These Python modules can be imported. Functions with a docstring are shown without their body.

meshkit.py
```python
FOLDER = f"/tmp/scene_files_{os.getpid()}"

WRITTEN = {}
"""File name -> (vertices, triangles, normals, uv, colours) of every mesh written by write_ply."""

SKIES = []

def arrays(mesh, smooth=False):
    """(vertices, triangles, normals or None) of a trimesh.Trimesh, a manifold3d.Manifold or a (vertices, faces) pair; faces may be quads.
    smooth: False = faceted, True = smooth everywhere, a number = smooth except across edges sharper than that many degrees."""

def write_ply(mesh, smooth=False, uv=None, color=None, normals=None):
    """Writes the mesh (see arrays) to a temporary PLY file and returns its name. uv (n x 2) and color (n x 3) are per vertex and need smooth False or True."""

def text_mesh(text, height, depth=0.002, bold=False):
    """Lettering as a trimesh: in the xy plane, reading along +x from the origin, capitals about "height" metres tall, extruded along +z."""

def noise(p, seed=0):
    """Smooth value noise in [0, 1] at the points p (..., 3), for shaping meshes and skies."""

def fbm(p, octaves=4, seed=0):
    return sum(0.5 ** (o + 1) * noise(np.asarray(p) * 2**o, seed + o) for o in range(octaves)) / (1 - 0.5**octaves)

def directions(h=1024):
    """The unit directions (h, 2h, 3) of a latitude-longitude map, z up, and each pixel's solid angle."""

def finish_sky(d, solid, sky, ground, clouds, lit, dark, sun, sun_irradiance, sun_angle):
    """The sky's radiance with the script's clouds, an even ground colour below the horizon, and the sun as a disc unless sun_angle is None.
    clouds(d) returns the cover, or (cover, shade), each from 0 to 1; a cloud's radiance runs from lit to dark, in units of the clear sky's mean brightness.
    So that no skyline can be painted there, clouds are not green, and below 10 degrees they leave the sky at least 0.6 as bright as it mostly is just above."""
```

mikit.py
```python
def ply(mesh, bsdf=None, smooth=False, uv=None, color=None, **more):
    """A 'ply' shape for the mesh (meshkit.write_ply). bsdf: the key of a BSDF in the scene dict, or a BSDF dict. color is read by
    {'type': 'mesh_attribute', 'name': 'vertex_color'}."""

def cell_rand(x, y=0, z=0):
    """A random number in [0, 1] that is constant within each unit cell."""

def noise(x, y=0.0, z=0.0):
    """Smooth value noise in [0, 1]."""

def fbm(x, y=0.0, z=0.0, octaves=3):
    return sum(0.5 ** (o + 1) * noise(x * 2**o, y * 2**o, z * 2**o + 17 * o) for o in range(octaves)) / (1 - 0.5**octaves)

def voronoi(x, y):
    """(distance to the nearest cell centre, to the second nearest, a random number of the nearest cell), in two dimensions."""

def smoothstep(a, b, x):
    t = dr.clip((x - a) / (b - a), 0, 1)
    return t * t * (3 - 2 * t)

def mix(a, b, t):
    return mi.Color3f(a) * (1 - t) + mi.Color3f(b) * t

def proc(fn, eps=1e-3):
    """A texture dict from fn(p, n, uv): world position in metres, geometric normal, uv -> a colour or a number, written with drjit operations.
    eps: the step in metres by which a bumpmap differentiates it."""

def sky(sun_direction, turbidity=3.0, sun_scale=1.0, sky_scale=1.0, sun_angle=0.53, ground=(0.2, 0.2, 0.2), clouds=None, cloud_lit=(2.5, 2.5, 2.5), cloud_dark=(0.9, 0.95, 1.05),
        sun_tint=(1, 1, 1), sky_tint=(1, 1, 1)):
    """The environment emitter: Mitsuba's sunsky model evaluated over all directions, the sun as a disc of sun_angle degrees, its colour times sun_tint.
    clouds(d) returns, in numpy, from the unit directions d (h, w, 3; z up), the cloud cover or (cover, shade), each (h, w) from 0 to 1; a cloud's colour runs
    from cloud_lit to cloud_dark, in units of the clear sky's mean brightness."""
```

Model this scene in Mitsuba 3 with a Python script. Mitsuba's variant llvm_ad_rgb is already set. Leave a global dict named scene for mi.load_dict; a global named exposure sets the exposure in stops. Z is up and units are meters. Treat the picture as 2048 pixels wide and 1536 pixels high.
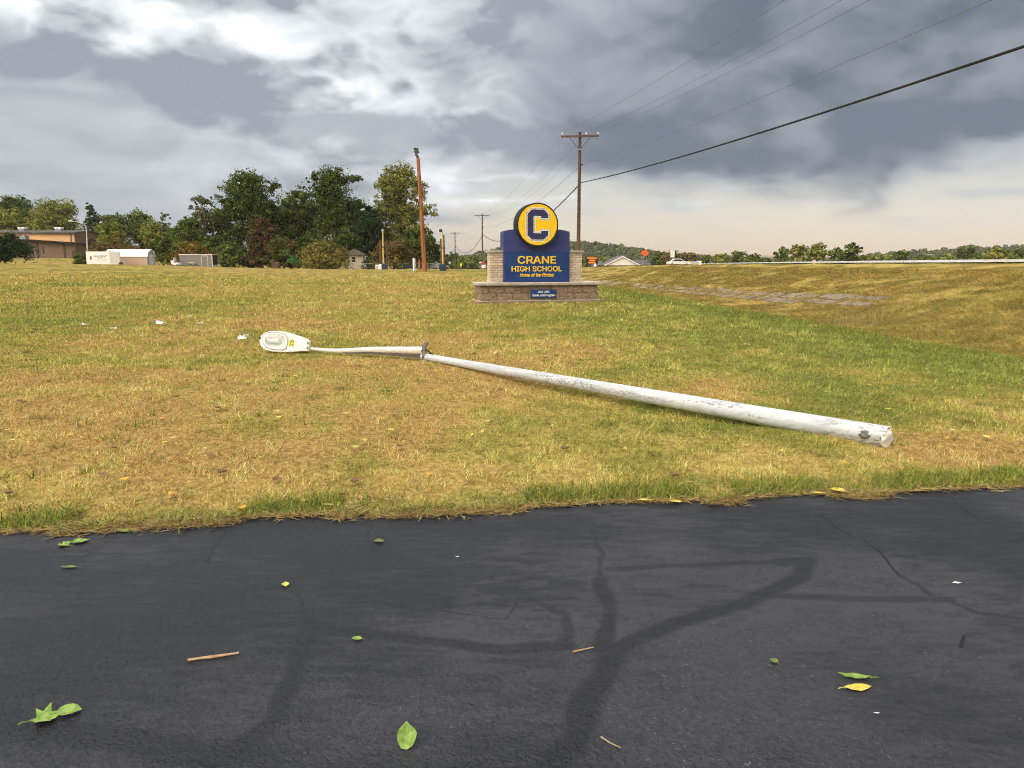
import math
import numpy as np, trimesh, mitsuba as mi, drjit as dr
import mikit, meshkit
from mikit import noise, fbm, voronoi, cell_rand, smoothstep, mix, proc
from shapely.geometry import Polygon, box as sbox, LineString
from shapely import affinity
T = mi.ScalarTransform4f
scene, labels = {}, {}
rng = np.random.default_rng(7)

# ------------------------------------------------------------------ camera
F = 1547.0                     # focal length in pixels of the 2048 px wide photograph
EYE = np.array([0.0, 0.0, 1.55])
PITCH = math.atan(256.0 / F)   # horizon 256 px above the middle
FWD = np.array([0, math.cos(PITCH), -math.sin(PITCH)])
UPV = np.array([0, math.sin(PITCH), math.cos(PITCH)])
scene['camera'] = {'type': 'perspective', 'fov': 2 * math.degrees(math.atan(1024 / F)), 'fov_axis': 'x',
                   'near_clip': 0.05, 'far_clip': 12000.0,
                   'to_world': T().look_at(origin=EYE.tolist(), target=(EYE + FWD).tolist(), up=[0, 0, 1])}
exposure = 2.9


def ray(px, py):
    return FWD + np.array([1.0, 0, 0]) * (px - 1024) / F + UPV * (768 - py) / F


def at(px, py, Y):
    """the world point seen in that direction at ground distance Y"""
    d = ray(px, py)
    return EYE + d * (Y / d[1])


def on_plane(px, py, z=-0.05):
    d = ray(px, py)
    return EYE + d * ((z - EYE[2]) / d[2])


# ------------------------------------------------------------------ sky
def ss(a, b, x):
    t = np.clip((x - a) / (b - a), 0, 1)
    return t * t * (3 - 2 * t)


def cloud_field(d):
    az = np.degrees(np.arctan2(d[..., 0], d[..., 1]))
    el = np.degrees(np.arcsin(np.clip(d[..., 2], -1, 1)))
    q = d * np.array([1.0, 1.0, 1.7])                       # clouds a little wider than tall

    def f(k, octs, seed, s=1.0):
        return np.clip((meshkit.fbm(k, octs, seed) - 0.5) * s + 0.5, 0, 1)

    wv = np.stack([meshkit.fbm(q * 9 + 3, 4, 5), meshkit.fbm(q * 9 + 23, 4, 8), meshkit.fbm(q * 9 + 47, 4, 9)], -1) - 0.5
    n1 = f(q * 4.2 + wv * 0.25, 3, 1, 2.0)                  # broad masses
    n2 = f(q * 12 + wv * 1.0 + 5, 6, 2, 2.8)                # billows
    nb = np.abs(2 * meshkit.fbm(q * 15 + wv * 1.3 + 31, 5, 14) - 1)   # cauliflower tops
    nb = 1 - np.clip(nb * 2.6, 0, 1)
    n3 = f(d * np.array([9.0, 9.0, 60.0]) + wv * 1.2, 5, 3, 2.4)      # streaks low down
    n4 = f(d * np.array([16.0, 16.0, 26.0]) + wv * 2.0 + 13, 5, 4, 2.2)
    inview = ss(75, 50, np.abs(az))                         # the storm's edge; all round it goes on as noise
    # the storm's underside climbs to the left and to the far right
    edge = np.interp(az, [-180, -70, -40, -33, -28, -24, -20, -14, -7, 0, 6, 12, 20, 25, 29, 34, 60, 180], [8, 11, 11.6, 11.3, 10.6, 9.4, 8.6, 8.0, 7.3, 7.0, 6.3, 5.6, 4.6, 4.4, 5.6, 7.6, 8, 8])
    edge = edge - 0.5 + (n2 - 0.5) * 0.9 + (n4 - 0.5) * 1.0
    depth = el - edge
    soft = np.interp(az, [-180, -20, 0, 10, 180], [0.5, 0.5, 0.9, 1.7, 1.0])
    inside = ss(-soft, soft, depth)
    # in the cloud: bright broken towers to the left, slate to the right
    br = ss(5, -11, az + (n1 - 0.5) * 16 + (n2 - 0.5) * 8)
    base = np.exp(-(np.maximum(depth - 0.8, 0) / 2.6) ** 1.3)
    top = ss(1.2, 6.0, depth + (n2 - 0.5) * 5.0)
    sh_left = (0.735 - 0.35 * (n2 - 0.5)) * (1 - top) + top * (0.80 - 0.80 * (n2 - 0.40) - 0.36 * nb - 0.30 * (n1 - 0.5)) + 0.05 * base
    band = np.exp(-(np.maximum(depth - 1.5 - 1.8 * (n2 - 0.6), 0) / 1.4) ** 2)
    sh_left = np.maximum(sh_left, (0.735 - 0.16 * (n2 - 0.5)) * band)
    sh_right = 0.91 - 0.17 * (n2 - 0.5) - 0.12 * (n1 - 0.45) + 0.05 * base - 0.03 * nb - 0.16 * ss(3, 10, depth) * ss(20, -2, az)
    sh_in = np.clip(sh_left, 0.0, 0.79) * br + np.clip(sh_right, 0.62, 0.97) * (1 - br)
    around = 0.78 - 0.40 * (n2 - 0.5) - 0.30 * (n1 - 0.5) - 0.56 * ss(18, 58, el)
    sh_in = np.where(inview > 0, sh_in * inview + around * (1 - inview), around)
    sh_in = sh_in * (1 - ss(20, 45, el)) + around * ss(20, 45, el)
    # below the storm: pale blue to the left, light wisps in the middle, cream air to the right
    mid = np.exp(-((az + 8) / 8.5) ** 2) * ss(2.2, 4.2, el)
    sh_low = 0.67 - 0.02 * ss(-12, -20, az) - 0.50 * mid * np.clip(n4 - 0.22, 0, 1) - 0.20 * (n4 - 0.5) * ss(-32, -14, az) - 0.10 * (n3 - 0.5)
    up = ss(-10, 0, az + (n3 - 0.5) * 10)                    # where the cream air begins
    grey = ss(2.8, 6.8, el + (n3 - 0.5) * 4.0) * (0.35 + 0.65 * n3)    # grey streaks thinning downwards
    cream = up * (1 - 0.9 * grey) + (1 - up) * 0.55 * ss(3.0, 0.0, el) * ss(-22, -8, az)
    cream = np.clip(cream * inview + (1 - inview) * 0.45 * ss(5, 1, el), 0, 1)
    glow = ss(-8, 1, az) * ss(25, 14, az) * np.exp(-((el - 4.6 - 0.02 * az) / 1.0) ** 2) * ss(0.42, 0.8, n3)
    shade = inside * sh_in + (1 - inside) * (sh_low - 0.55 * glow)
    cover = inside + (1 - inside) * np.maximum(1 - cream, 0.75 * glow)
    return np.clip(cover, 0, 1), np.clip(shade, 0, 1)


SUN = np.array([-0.42, -0.60, 0.72])
scene['sky'] = mikit.sky(SUN.tolist(), turbidity=5, sun_scale=0.42, sun_angle=60, sky_scale=0.75, clouds=cloud_field,
                         ground=(0.2, 0.17, 0.1), cloud_lit=(2.60, 2.70, 2.78), cloud_dark=(0.285, 0.355, 0.475),
                         sun_tint=(0.97, 1.0, 1.03), sky_tint=(0.98, 0.76, 0.585))


# ------------------------------------------------------------------ helpers
def ref(k):
    return {'type': 'ref', 'id': k}


def rgb(c):
    return {'type': 'rgb', 'value': list(map(float, c))}


used = {}


def key_for(name):
    n = used.get(name, 0)
    used[name] = n + 1
    return name if n == 0 else f'{name}_{n:03d}'


def thing(name, label, cat, group=None):
    k = key_for(name)
    labels[k] = {'label': label, 'category': cat}
    if group:
        labels[k]['group'] = group
    return k


def struct(name, kind='structure', label=None):
    k = key_for(name)
    labels[k] = {'kind': kind}
    if label:
        labels[k]['label'] = label
    return k


def put(parent, part, mesh, bsdf, smooth=False, **kw):
    """one entry: the thing itself (part None) or a part of it"""
    k = parent if part is None else key_for(f'{parent}__{part}')
    scene[k] = mikit.ply(mesh, bsdf, smooth=smooth, **kw)
    return k


def M(c, rough=0.6, metal=0.0, spec=0.5, **kw):
    return {'type': 'twosided', 'bsdf': {'type': 'principled', 'base_color': rgb(c) if not isinstance(c, dict) else c,
            'roughness': rough, 'metallic': metal, 'specular': spec, **kw}}


def mat(name, c, rough=0.6, metal=0.0, spec=0.5, **kw):
    scene[name] = M(c, rough, metal, spec, **kw)
    return name


def box(x0, x1, y0, y1, z0, z1, bevel=0.0):
    m = trimesh.creation.box(extents=[x1 - x0, y1 - y0, z1 - z0])
    if bevel > 0:
        a = np.array([x1 - x0, y1 - y0, z1 - z0]) / 2
        b = min(bevel, a.min() * 0.45)
        pts = []
        for s in np.ndindex(2, 2, 2):
            sg = np.array(s) * 2 - 1
            for k in range(3):
                e = np.full(3, 1.0) * (a - b)
                e[k] = a[k]
                pts.append(sg * e)
        m = trimesh.convex.convex_hull(np.array(pts))
    m.apply_translation([(x0 + x1) / 2, (y0 + y1) / 2, (z0 + z1) / 2])
    return m


def tube(path, radii, n=12, caps=True, uv=False):
    path = np.asarray(path, float)
    radii = np.broadcast_to(np.asarray(radii, float), (len(path),))
    t = np.gradient(path, axis=0)
    t /= np.linalg.norm(t, axis=1, keepdims=True)
    ref0 = np.array([0, 0, 1.0]) if abs(t[0, 2]) < 0.9 else np.array([0, 1.0, 0])
    V = []
    for p, d, r in zip(path, t, radii):
        a = np.cross(d, ref0); a /= np.linalg.norm(a)
        b = np.cross(a, d)
        th = np.arange(n) / n * 2 * np.pi
        V.append(p + r * (np.cos(th)[:, None] * a + np.sin(th)[:, None] * b))
    V = np.array(V).reshape(-1, 3)
    Fc = []
    for i in range(len(path) - 1):
        for j in range(n):
            a, b = i * n + j, i * n + (j + 1) % n
            Fc += [[a, a + n, b + n], [a, b + n, b]]
    if caps:
        V = np.vstack([V, path[:1], path[-1:]])
        c0, c1, o = len(V) - 2, len(V) - 1, (len(path) - 1) * n
        for j in range(n):
            Fc += [[c0, j, (j + 1) % n], [c1, o + (j + 1) % n, o + j]]
    m = trimesh.Trimesh(V, Fc, process=False)
    return m


def cat(*ms):
    ms = [m for x in ms for m in (x if isinstance(x, list) else [x])]
    return trimesh.util.concatenate(ms)


def place(m, origin, rotz=0.0):
    m = m.copy()
    if rotz:
        m.apply_transform(trimesh.transformations.rotation_matrix(rotz, [0, 0, 1]))
    m.apply_translation(origin)
    return m


STAND = np.array([[1, 0, 0, 0], [0, 0, -1, 0], [0, 1, 0, 0], [0, 0, 0, 1.0]])   # xy drawing -> upright, facing -y


def text(s, height, width=None, depth=0.006, bold=True, shear=0.0):
    """upright lettering centred on x = 0, baseline z = 0, its front at y = -depth"""
    m = meshkit.text_mesh(s, height, depth, bold)
    b = m.bounds
    m.apply_translation([-(b[0][0] + b[1][0]) / 2, 0, 0])
    if width:
        m.apply_scale([width / (b[1][0] - b[0][0]), 1, 1])
    if shear:
        m.vertices[:, 0] += shear * m.vertices[:, 1]
    m.apply_transform(STAND)
    return m


def extrude(poly, depth):
    """upright plate from a shapely polygon (x, z), its front at y = -depth"""
    gs = getattr(poly, 'geoms', [poly])
    m = cat([trimesh.creation.extrude_polygon(g, depth, engine='earcut') for g in gs])
    m.apply_transform(STAND)
    return m


# ------------------------------------------------------------------ terrain
def edge_x(Y):
    return 20.0 - 0.11 * (np.asarray(Y, float) - 30)


ZH = ([-200, 0, 30, 50, 75, 120, 200, 300, 600, 3000], [2.0, 1.42, 1.28, 1.06, 0.73, -0.16, -2.0, -4.0, -7.5, -9])
ZSW = ([-200, 10, 20, 30, 45, 60, 120, 200, 300, 600, 3000], [-1.1, -1.05, -0.95, -0.78, -0.72, -0.85, -1.4, -3.2, -5.2, -8.5, -10])
ZMID = ([-500, 60, 95, 120, 157, 230, 400, 700, 3000], [0, 0, -0.05, -0.45, -1.35, -2.7, -5, -8.5, -10])
ZLEFT = ([-500, 40, 108, 113, 124, 136, 158, 176, 200, 300, 600, 3000], [0, 0, 0.42, 0.40, -0.35, -0.35, 0.3, 1.05, 1.2, 2.5, 5, 8])

EDGE_PX = [(-700, 1110), (-300, 1087), (0, 1068), (250, 1052), (500, 1040), (750, 1028), (1000, 1018), (1250, 1006), (1500, 997), (1750, 988), (2048, 975), (2400, 958), (2800, 940)]
EDGE = np.array([on_plane(*p)[:2] for p in EDGE_PX])


def edge_y(X):
    s0 = (EDGE[1, 1] - EDGE[0, 1]) / (EDGE[1, 0] - EDGE[0, 0])
    s1 = (EDGE[-1, 1] - EDGE[-2, 1]) / (EDGE[-1, 0] - EDGE[-2, 0])
    X = np.asarray(X, float)
    y = np.interp(X, EDGE[:, 0], EDGE[:, 1])
    y = np.where(X < EDGE[0, 0], EDGE[0, 1] + s0 * np.maximum(X - EDGE[0, 0], -12), y)
    return np.where(X > EDGE[-1, 0], EDGE[-1, 1] + s1 * np.minimum(X - EDGE[-1, 0], 12), y)


def height(X, Y):
    X, Y = np.broadcast_arrays(np.asarray(X, float), np.asarray(Y, float))
    s = (edge_x(Y) - X) * 0.994
    a = X / np.maximum(Y, 5)
    wl = ss(-0.22, -0.56, a) * ss(20, 60, Y)
    lawn = np.interp(Y, *ZMID) * (1 - wl) + np.interp(Y, *ZLEFT) * wl
    # gentle swell of the mown lawn and the little berm beside the drive
    P = np.stack([X, Y, 0 * X], -1)
    lawn = lawn + 0.16 * (meshkit.fbm(P * 0.09 + 31, 3, 4) - 0.5) * ss(9, 22, Y) * ss(140, 60, Y)
    # the made-up ground round the sign
    lawn = lawn + (0.035 - lawn) * np.exp(-(((X - 0.85) / 5.0) ** 2 + ((Y - 25.6) / 3.2) ** 2) ** 2)
    de = Y - edge_y(X)
    # hollow that the fallen pole bridges
    q0, q1 = on_plane(1773, 893, 0.0)[:2], on_plane(846, 722, 0.0)[:2]
    pd = (q1 - q0) / np.linalg.norm(q1 - q0)
    along = ((X - q0[0]) * pd[0] + (Y - q0[1]) * pd[1]) / np.linalg.norm(q1 - q0)
    across = (X - q0[0]) * -pd[1] + (Y - q0[1]) * pd[0]
    lawn = lawn - 0.13 * np.exp(-((across - 0.05) / 0.42) ** 2) * ss(0.06, 0.25, along) * ss(0.92, 0.6, along)
    lawn = lawn + 0.05 * np.exp(-((de - 1.45) / 0.6) ** 2) * ss(-6, 1, X) * (np.abs(X) < 60)
    zh, zs = np.interp(Y, *ZH), np.interp(Y, *ZSW)
    up = ss(0.4, 10.0, s)
    emb = zh + (zs - zh) * up
    emb = emb - 0.16 * ss(0.3, 1.6, s) + 0.05 * ss(1.0, 3.0, s) * (meshkit.fbm(P * 0.5 + 7, 3, 6) - 0.5)
    w = ss(11.2, 14.4, s)
    z = emb * (1 - w) + lawn * w
    far = zh - 0.9 * ss(-9.5, -22, s) - 0.25 * ss(0, -9, -9 - s)
    z = np.where(s < 0.4, np.where(s < -9.5, far, zh), z)
    # the drive cuts through level
    near = ss(3.2, 0.4, de)
    z = z * (1 - near) + (-0.058) * near
    z = np.where(de < 0, -0.058 - 0.06 * ss(0, -0.25, de), z)
    rough = (meshkit.fbm(P * 2.6, 3, 9) - 0.5) * 0.018 * ss(0.1, 0.8, de) * ss(80, 30, Y)
    return z + rough


def ground_at(px, py, far=400.0):
    d = ray(px, py)
    ts = np.linspace(2.0, far, 6000)
    p = EYE + d * ts[:, None] / d[1]
    below = p[:, 2] < height(p[:, 0], p[:, 1])
    i = int(np.argmax(below)) if below.any() else len(ts) - 1
    q = p[i].copy()
    q[2] = float(height(q[0], q[1]))
    return q


def gz(x, y):
    return float(height(x, y))


# colour of the turf: greenness and dryness, from noise and the lie of the land; the same for the soil sheet and the blades
def turf_fields(x, y):
    x, y = mi.Float(x), mi.Float(y)
    big = fbm(x * 0.16 + 40, y * 0.16 + 11, 0.0, 3)
    med = fbm(x * 0.8 + 3, y * 0.8 + 5, 0.0, 3)
    fine = fbm(x * 3.5, y * 3.5, 2.0, 2)
    xe = 20.0 - 0.11 * (y - 30)
    s = xe - x
    de = y - (4.77 + 0.140 * x)                       # metres from the edge of the drive
    g = 0.49 + (big - 0.5) * 1.0 + (med - 0.5) * 1.0 + (fine - 0.5) * 0.9
    g = g + 0.17 * smoothstep(-1.5, 4.0, x) * smoothstep(1.0, 3.0, de) * smoothstep(26.0, 14.0, y)     # greener towards the ditch
    g = g - 0.13 * smoothstep(1.0, -4.0, x) * smoothstep(15.0, 8.0, y)      # drier to the left
    g = g - 0.24 * smoothstep(1.7, 0.9, de) * smoothstep(0.2, 0.5, de)                                  # dry verge
    g = g + 0.40 * smoothstep(0.55, 0.15, de) * smoothstep(0.38, 0.55, fbm(x * 1.4 + 8, y * 1.4, 0.0, 3))  # green fringe
    g = g + 0.14 * smoothstep(1.2, 1.9, de) * smoothstep(3.4, 2.2, de) * smoothstep(-3.0, 1.0, x)
    g = g + 0.22 * smoothstep(17.5, 14.5, s) * smoothstep(11.8, 13.5, s)                               # green crest of the ditch
    bank = smoothstep(12.5, 10.5, s)
    g = g - 0.10 * bank - 0.16 * smoothstep(28.0, 50.0, y)
    return dr.clip(g, 0, 1), med, fine, bank, big


STRAW, TAN, OLIVE, GREEN = (0.455, 0.350, 0.118), (0.400, 0.275, 0.105), (0.315, 0.275, 0.076), (0.180, 0.210, 0.052)


def turf_colour(x, y):
    g, med, fine, bank, big = turf_fields(x, y)
    dry = mix(TAN, STRAW, smoothstep(0.32, 0.62, big * 0.4 + med * 0.6))
    c = mix(dry, OLIVE, smoothstep(0.12, 0.58, g))
    c = mix(c, GREEN, smoothstep(0.42, 1.02, g))
    de = y - (4.77 + 0.140 * x)
    c = mix(c, mi.Color3f(0.38, 0.27, 0.13) * (0.5 + fine), smoothstep(0.16, 0.04, de) * 0.9)
    c = mix(c, (0.335, 0.265, 0.084), bank * 0.65)
    s = 20.0 - 0.11 * (y - 30) - x
    return mix(c, (0.135, 0.140, 0.045), smoothstep(13.2, 12.2, s) * smoothstep(10.4, 11.2, s) * smoothstep(24.0, 17.0, y) * 0.75)


def soil_fn(p, n, uv):
    c = turf_colour(p.x, p.y)
    far = smoothstep(10.0, 45.0, p.y)
    # matted thatch: fine dark and light flecks, drawn out along the mowing direction far away
    f1 = fbm(p.x * 30, p.y * 30, 0.0, 3)
    f2 = fbm(p.x * 2.2 + p.y * 0.6, p.y * 0.9, 3.0, 4)
    xe = 20.0 - 0.11 * (p.y - 30)
    bank = smoothstep(13.0, 10.0, xe - p.x)
    wq = fbm(p.x * 0.5, p.y * 0.5, 5.0, 3) * 2.4
    f3 = fbm(p.x * 0.75 + p.y * 0.25 + wq, p.y * 2.0 - p.x * 0.45 + wq, 1.0, 5)   # grass lying down the bank
    k = mix((0.66, 0.62, 0.58), (1.05, 1.05, 1.05), smoothstep(0.3, 0.7, f1))
    k2 = 0.70 + 0.62 * smoothstep(0.30, 0.70, f2)
    k3 = 1.0 + bank * (smoothstep(0.3, 0.7, f3 * 0.5 + f2 * 0.5) * 0.46 - 0.26)
    return c * (1.0 - 0.13 * far) * mix(k, (1.0, 1.0, 1.0), far * 0.7) * (1.0 + (k2 - 1.0) * far) * k3


scene['mat_turf'] = {'type': 'bumpmap', 'arbitrary': {'type': 'proc', **{}} if False else proc(
    lambda p, n, uv: fbm(p.x * 14, p.y * 14, 0.0, 3) + 2.0 * fbm(p.x * 2.5, p.y * 2.5, 1.0, 2), 4e-3), 'scale': 0.012,
    'nested_bsdf': {'type': 'diffuse', 'reflectance': proc(soil_fn)}}


def sheet_axis(lim, first, growth):
    v = [0.0]
    stp = first
    while v[-1] < lim:
        v.append(v[-1] + stp)
        stp *= growth
    return np.array(v)


def ground_mesh():
    ys = np.concatenate([-sheet_axis(60, 0.5, 1.2)[:0:-1], np.arange(0, 3, 0.25), 3 + sheet_axis(1900, 0.10, 1.018)])
    xr = sheet_axis(1900, 0.16, 1.024)
    xs = np.concatenate([-xr[:0:-1], xr])
    X, Y = np.meshgrid(xs, ys)
    Z = height(X, Y)
    n, m = X.shape
    i = (np.arange(n - 1)[:, None] * m + np.arange(m - 1)[None]).ravel()
    f = np.concatenate([np.stack([i, i + 1, i + m + 1], 1), np.stack([i, i + m + 1, i + m], 1)])
    return trimesh.Trimesh(np.stack([X, Y, Z], -1).reshape(-1, 3), f, process=False)


put(struct('ground'), None, ground_mesh(), 'mat_turf', smooth=True)


# ------------------------------------------------------------------ asphalt drive
def W(pts):
    return [on_plane(*p)[:2] for p in pts]


SEALS = [  # brushed crack sealer, half width in metres
    (W([(1215, 1140), (1400, 1130), (1560, 1125)]), 0.028), (W([(1560, 1125), (1620, 1120), (1600, 1155), (1480, 1210), (1340, 1250), (1230, 1300)]), 0.045),
    (W([(1230, 1300), (1185, 1380), (1160, 1470), (1080, 1560)]), 0.050), (W([(1200, 1160), (1215, 1230), (1200, 1300)]), 0.035),
    (W([(1140, 1290), (1000, 1300), (850, 1285), (720, 1268), (620, 1245)]), 0.038), (W([(1140, 1290), (1130, 1230), (1040, 1200)]), 0.020),
    (W([(620, 1245), (600, 1190), (560, 1175), (450, 1180)]), 0.014), (W([(620, 1245), (420, 1265), (180, 1270), (0, 1300)]), 0.014),
    (W([(625, 1250), (590, 1340), (550, 1440), (470, 1500)]), 0.040), (W([(680, 1208), (760, 1205), (830, 1225), (960, 1205), (1060, 1215)]), 0.014),
    (W([(-40, 1440), (120, 1470), (320, 1495), (420, 1520)]), 0.055), (W([(1500, 1190), (1700, 1200), (1900, 1200)]), 0.03),
    (W([(0, 1165), (180, 1150), (330, 1140), (420, 1150), (480, 1185), (560, 1178)]), 0.009), (W([(415, 1125), (430, 1150), (520, 1172)]), 0.008), (W([(0, 1290), (160, 1262), (300, 1250), (460, 1255), (620, 1240)]), 0.012),
    (W([(1185, 1060), (1200, 1110), (1195, 1160)]), 0.014), (W([(1800, 1150), (1870, 1195), (1960, 1225), (2060, 1240)]), 0.016), (W([(830, 1225), (880, 1222), (1010, 1240), (1040, 1200)]), 0.008)]
CRACKS = [W([(455, 1060), (430, 1095), (415, 1125)]), W([(745, 1050), (733, 1080), (740, 1110)]), W([(1640, 1030), (1690, 1065), (1760, 1105), (1800, 1150)]),
          W([(1910, 1005), (1965, 1045), (2048, 1072), (2140, 1090)]), W([(2020, 1085), (2060, 1075)]), W([(1930, 1270), (1925, 1290)])]


def seg_dist(x, y, pts):
    d = mi.Float(1e3)
    for (ax, ay), (bx, by) in zip(pts[:-1], pts[1:]):
        vx, vy = float(bx - ax), float(by - ay)
        t = dr.clip(((x - float(ax)) * vx + (y - float(ay)) * vy) / (vx * vx + vy * vy + 1e-9), 0, 1)
        d = dr.minimum(d, dr.sqrt(dr.square(x - float(ax) - t * vx) + dr.square(y - float(ay) - t * vy)))
    return d


def asphalt_fn(p, n, uv):
    x, y = p.x, p.y
    wob = (fbm(x * 5, y * 5, 0.0, 4) - 0.5) * 0.085
    grit = noise(x * 240, y * 240, 0.0)
    grit2 = fbm(x * 60, y * 60, 4.0, 2)
    wear = fbm(x * 1.1 + 4, y * 1.6, 0.0, 4)
    streak = fbm(x * 7, y * 34, 6.0, 3)
    c = mix((0.0115, 0.0122, 0.0158), (0.034, 0.0350, 0.041), smoothstep(0.30, 0.72, wear * 0.75 + streak * 0.25))
    c = c * (0.55 + 0.55 * grit2 + 0.40 * grit)
    stone = smoothstep(0.90, 0.97, noise(x * 105, y * 105, 9.0))
    c = mix(c, (0.17, 0.165, 0.165), stone * smoothstep(0.45, 0.7, wear) * 0.5)
    dust = smoothstep(0.50, 0.72, fbm(x * 0.9 + 21, y * 0.9 + 3, 0.0, 3)) * smoothstep(0.40, 0.62, fbm(x * 9.0, y * 22.0, 8.0, 4))
    c = mix(c, (0.055, 0.056, 0.062), dust * 0.35)
    seal = mi.Float(0)
    for pts, w in SEALS:
        seal = dr.maximum(seal, smoothstep(w * 1.55, w * 0.55, seg_dist(x + wob, y + wob * 0.7, pts)) * (1.0 if w > 0.03 else 0.8))
    c = mix(c, mi.Color3f(0.0085, 0.0088, 0.0112) * (0.7 + 0.6 * grit2), seal * (0.52 + 0.30 * smoothstep(0.3, 0.65, streak * 0.5 + wear * 0.5)))
    crack = mi.Float(0)
    for pts in CRACKS:
        crack = dr.maximum(crack, smoothstep(0.012, 0.004, seg_dist(x + wob * 0.9, y + wob, pts)))
    return mix(c, (0.006, 0.006, 0.006), crack * smoothstep(0.35, 0.5, grit2 * 0.6 + 0.25))


scene['mat_asphalt'] = {'type': 'bumpmap', 'arbitrary': proc(lambda p, n, uv: noise(p.x * 170, p.y * 170, 0.0) + 0.8 * noise(p.x * 70, p.y * 70, 2.0), 2e-3), 'scale': 0.0045,
                        'nested_bsdf': {'type': 'principled', 'base_color': proc(asphalt_fn), 'roughness': 0.44, 'specular': 0.45}}


def drive_mesh():
    xs = np.concatenate([np.linspace(-60, -9, 60), np.linspace(-8.9, 8.9, 700), np.linspace(9, 60, 60)])
    e = edge_y(xs) + 0.14 * (meshkit.fbm(np.stack([xs * 2.1, 0 * xs, 0 * xs], -1), 4, 12) - 0.5) + 0.10 * (meshkit.fbm(np.stack([xs * 13, 0 * xs, 0 * xs], -1), 3, 13) - 0.5)
    rows = [(e + 0.055, -0.080), (e + 0.045, -0.050), (e - 0.3, -0.048), (e * 0 + 0.5, -0.05), (e * 0 - 14, -0.05)]
    V = np.concatenate([np.stack([xs, y, np.full_like(xs, z)], 1) for y, z in rows])
    m = len(xs)
    Fc = []
    for r in range(len(rows) - 1):
        i = np.arange(m - 1) + r * m
        Fc += [np.stack([i, i + m, i + m + 1], 1), np.stack([i, i + m + 1, i + 1], 1)]
    return trimesh.Trimesh(V, np.vstack(Fc), process=False)


put(struct('asphalt_drive'), None, drive_mesh(), 'mat_asphalt', smooth=True)
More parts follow.
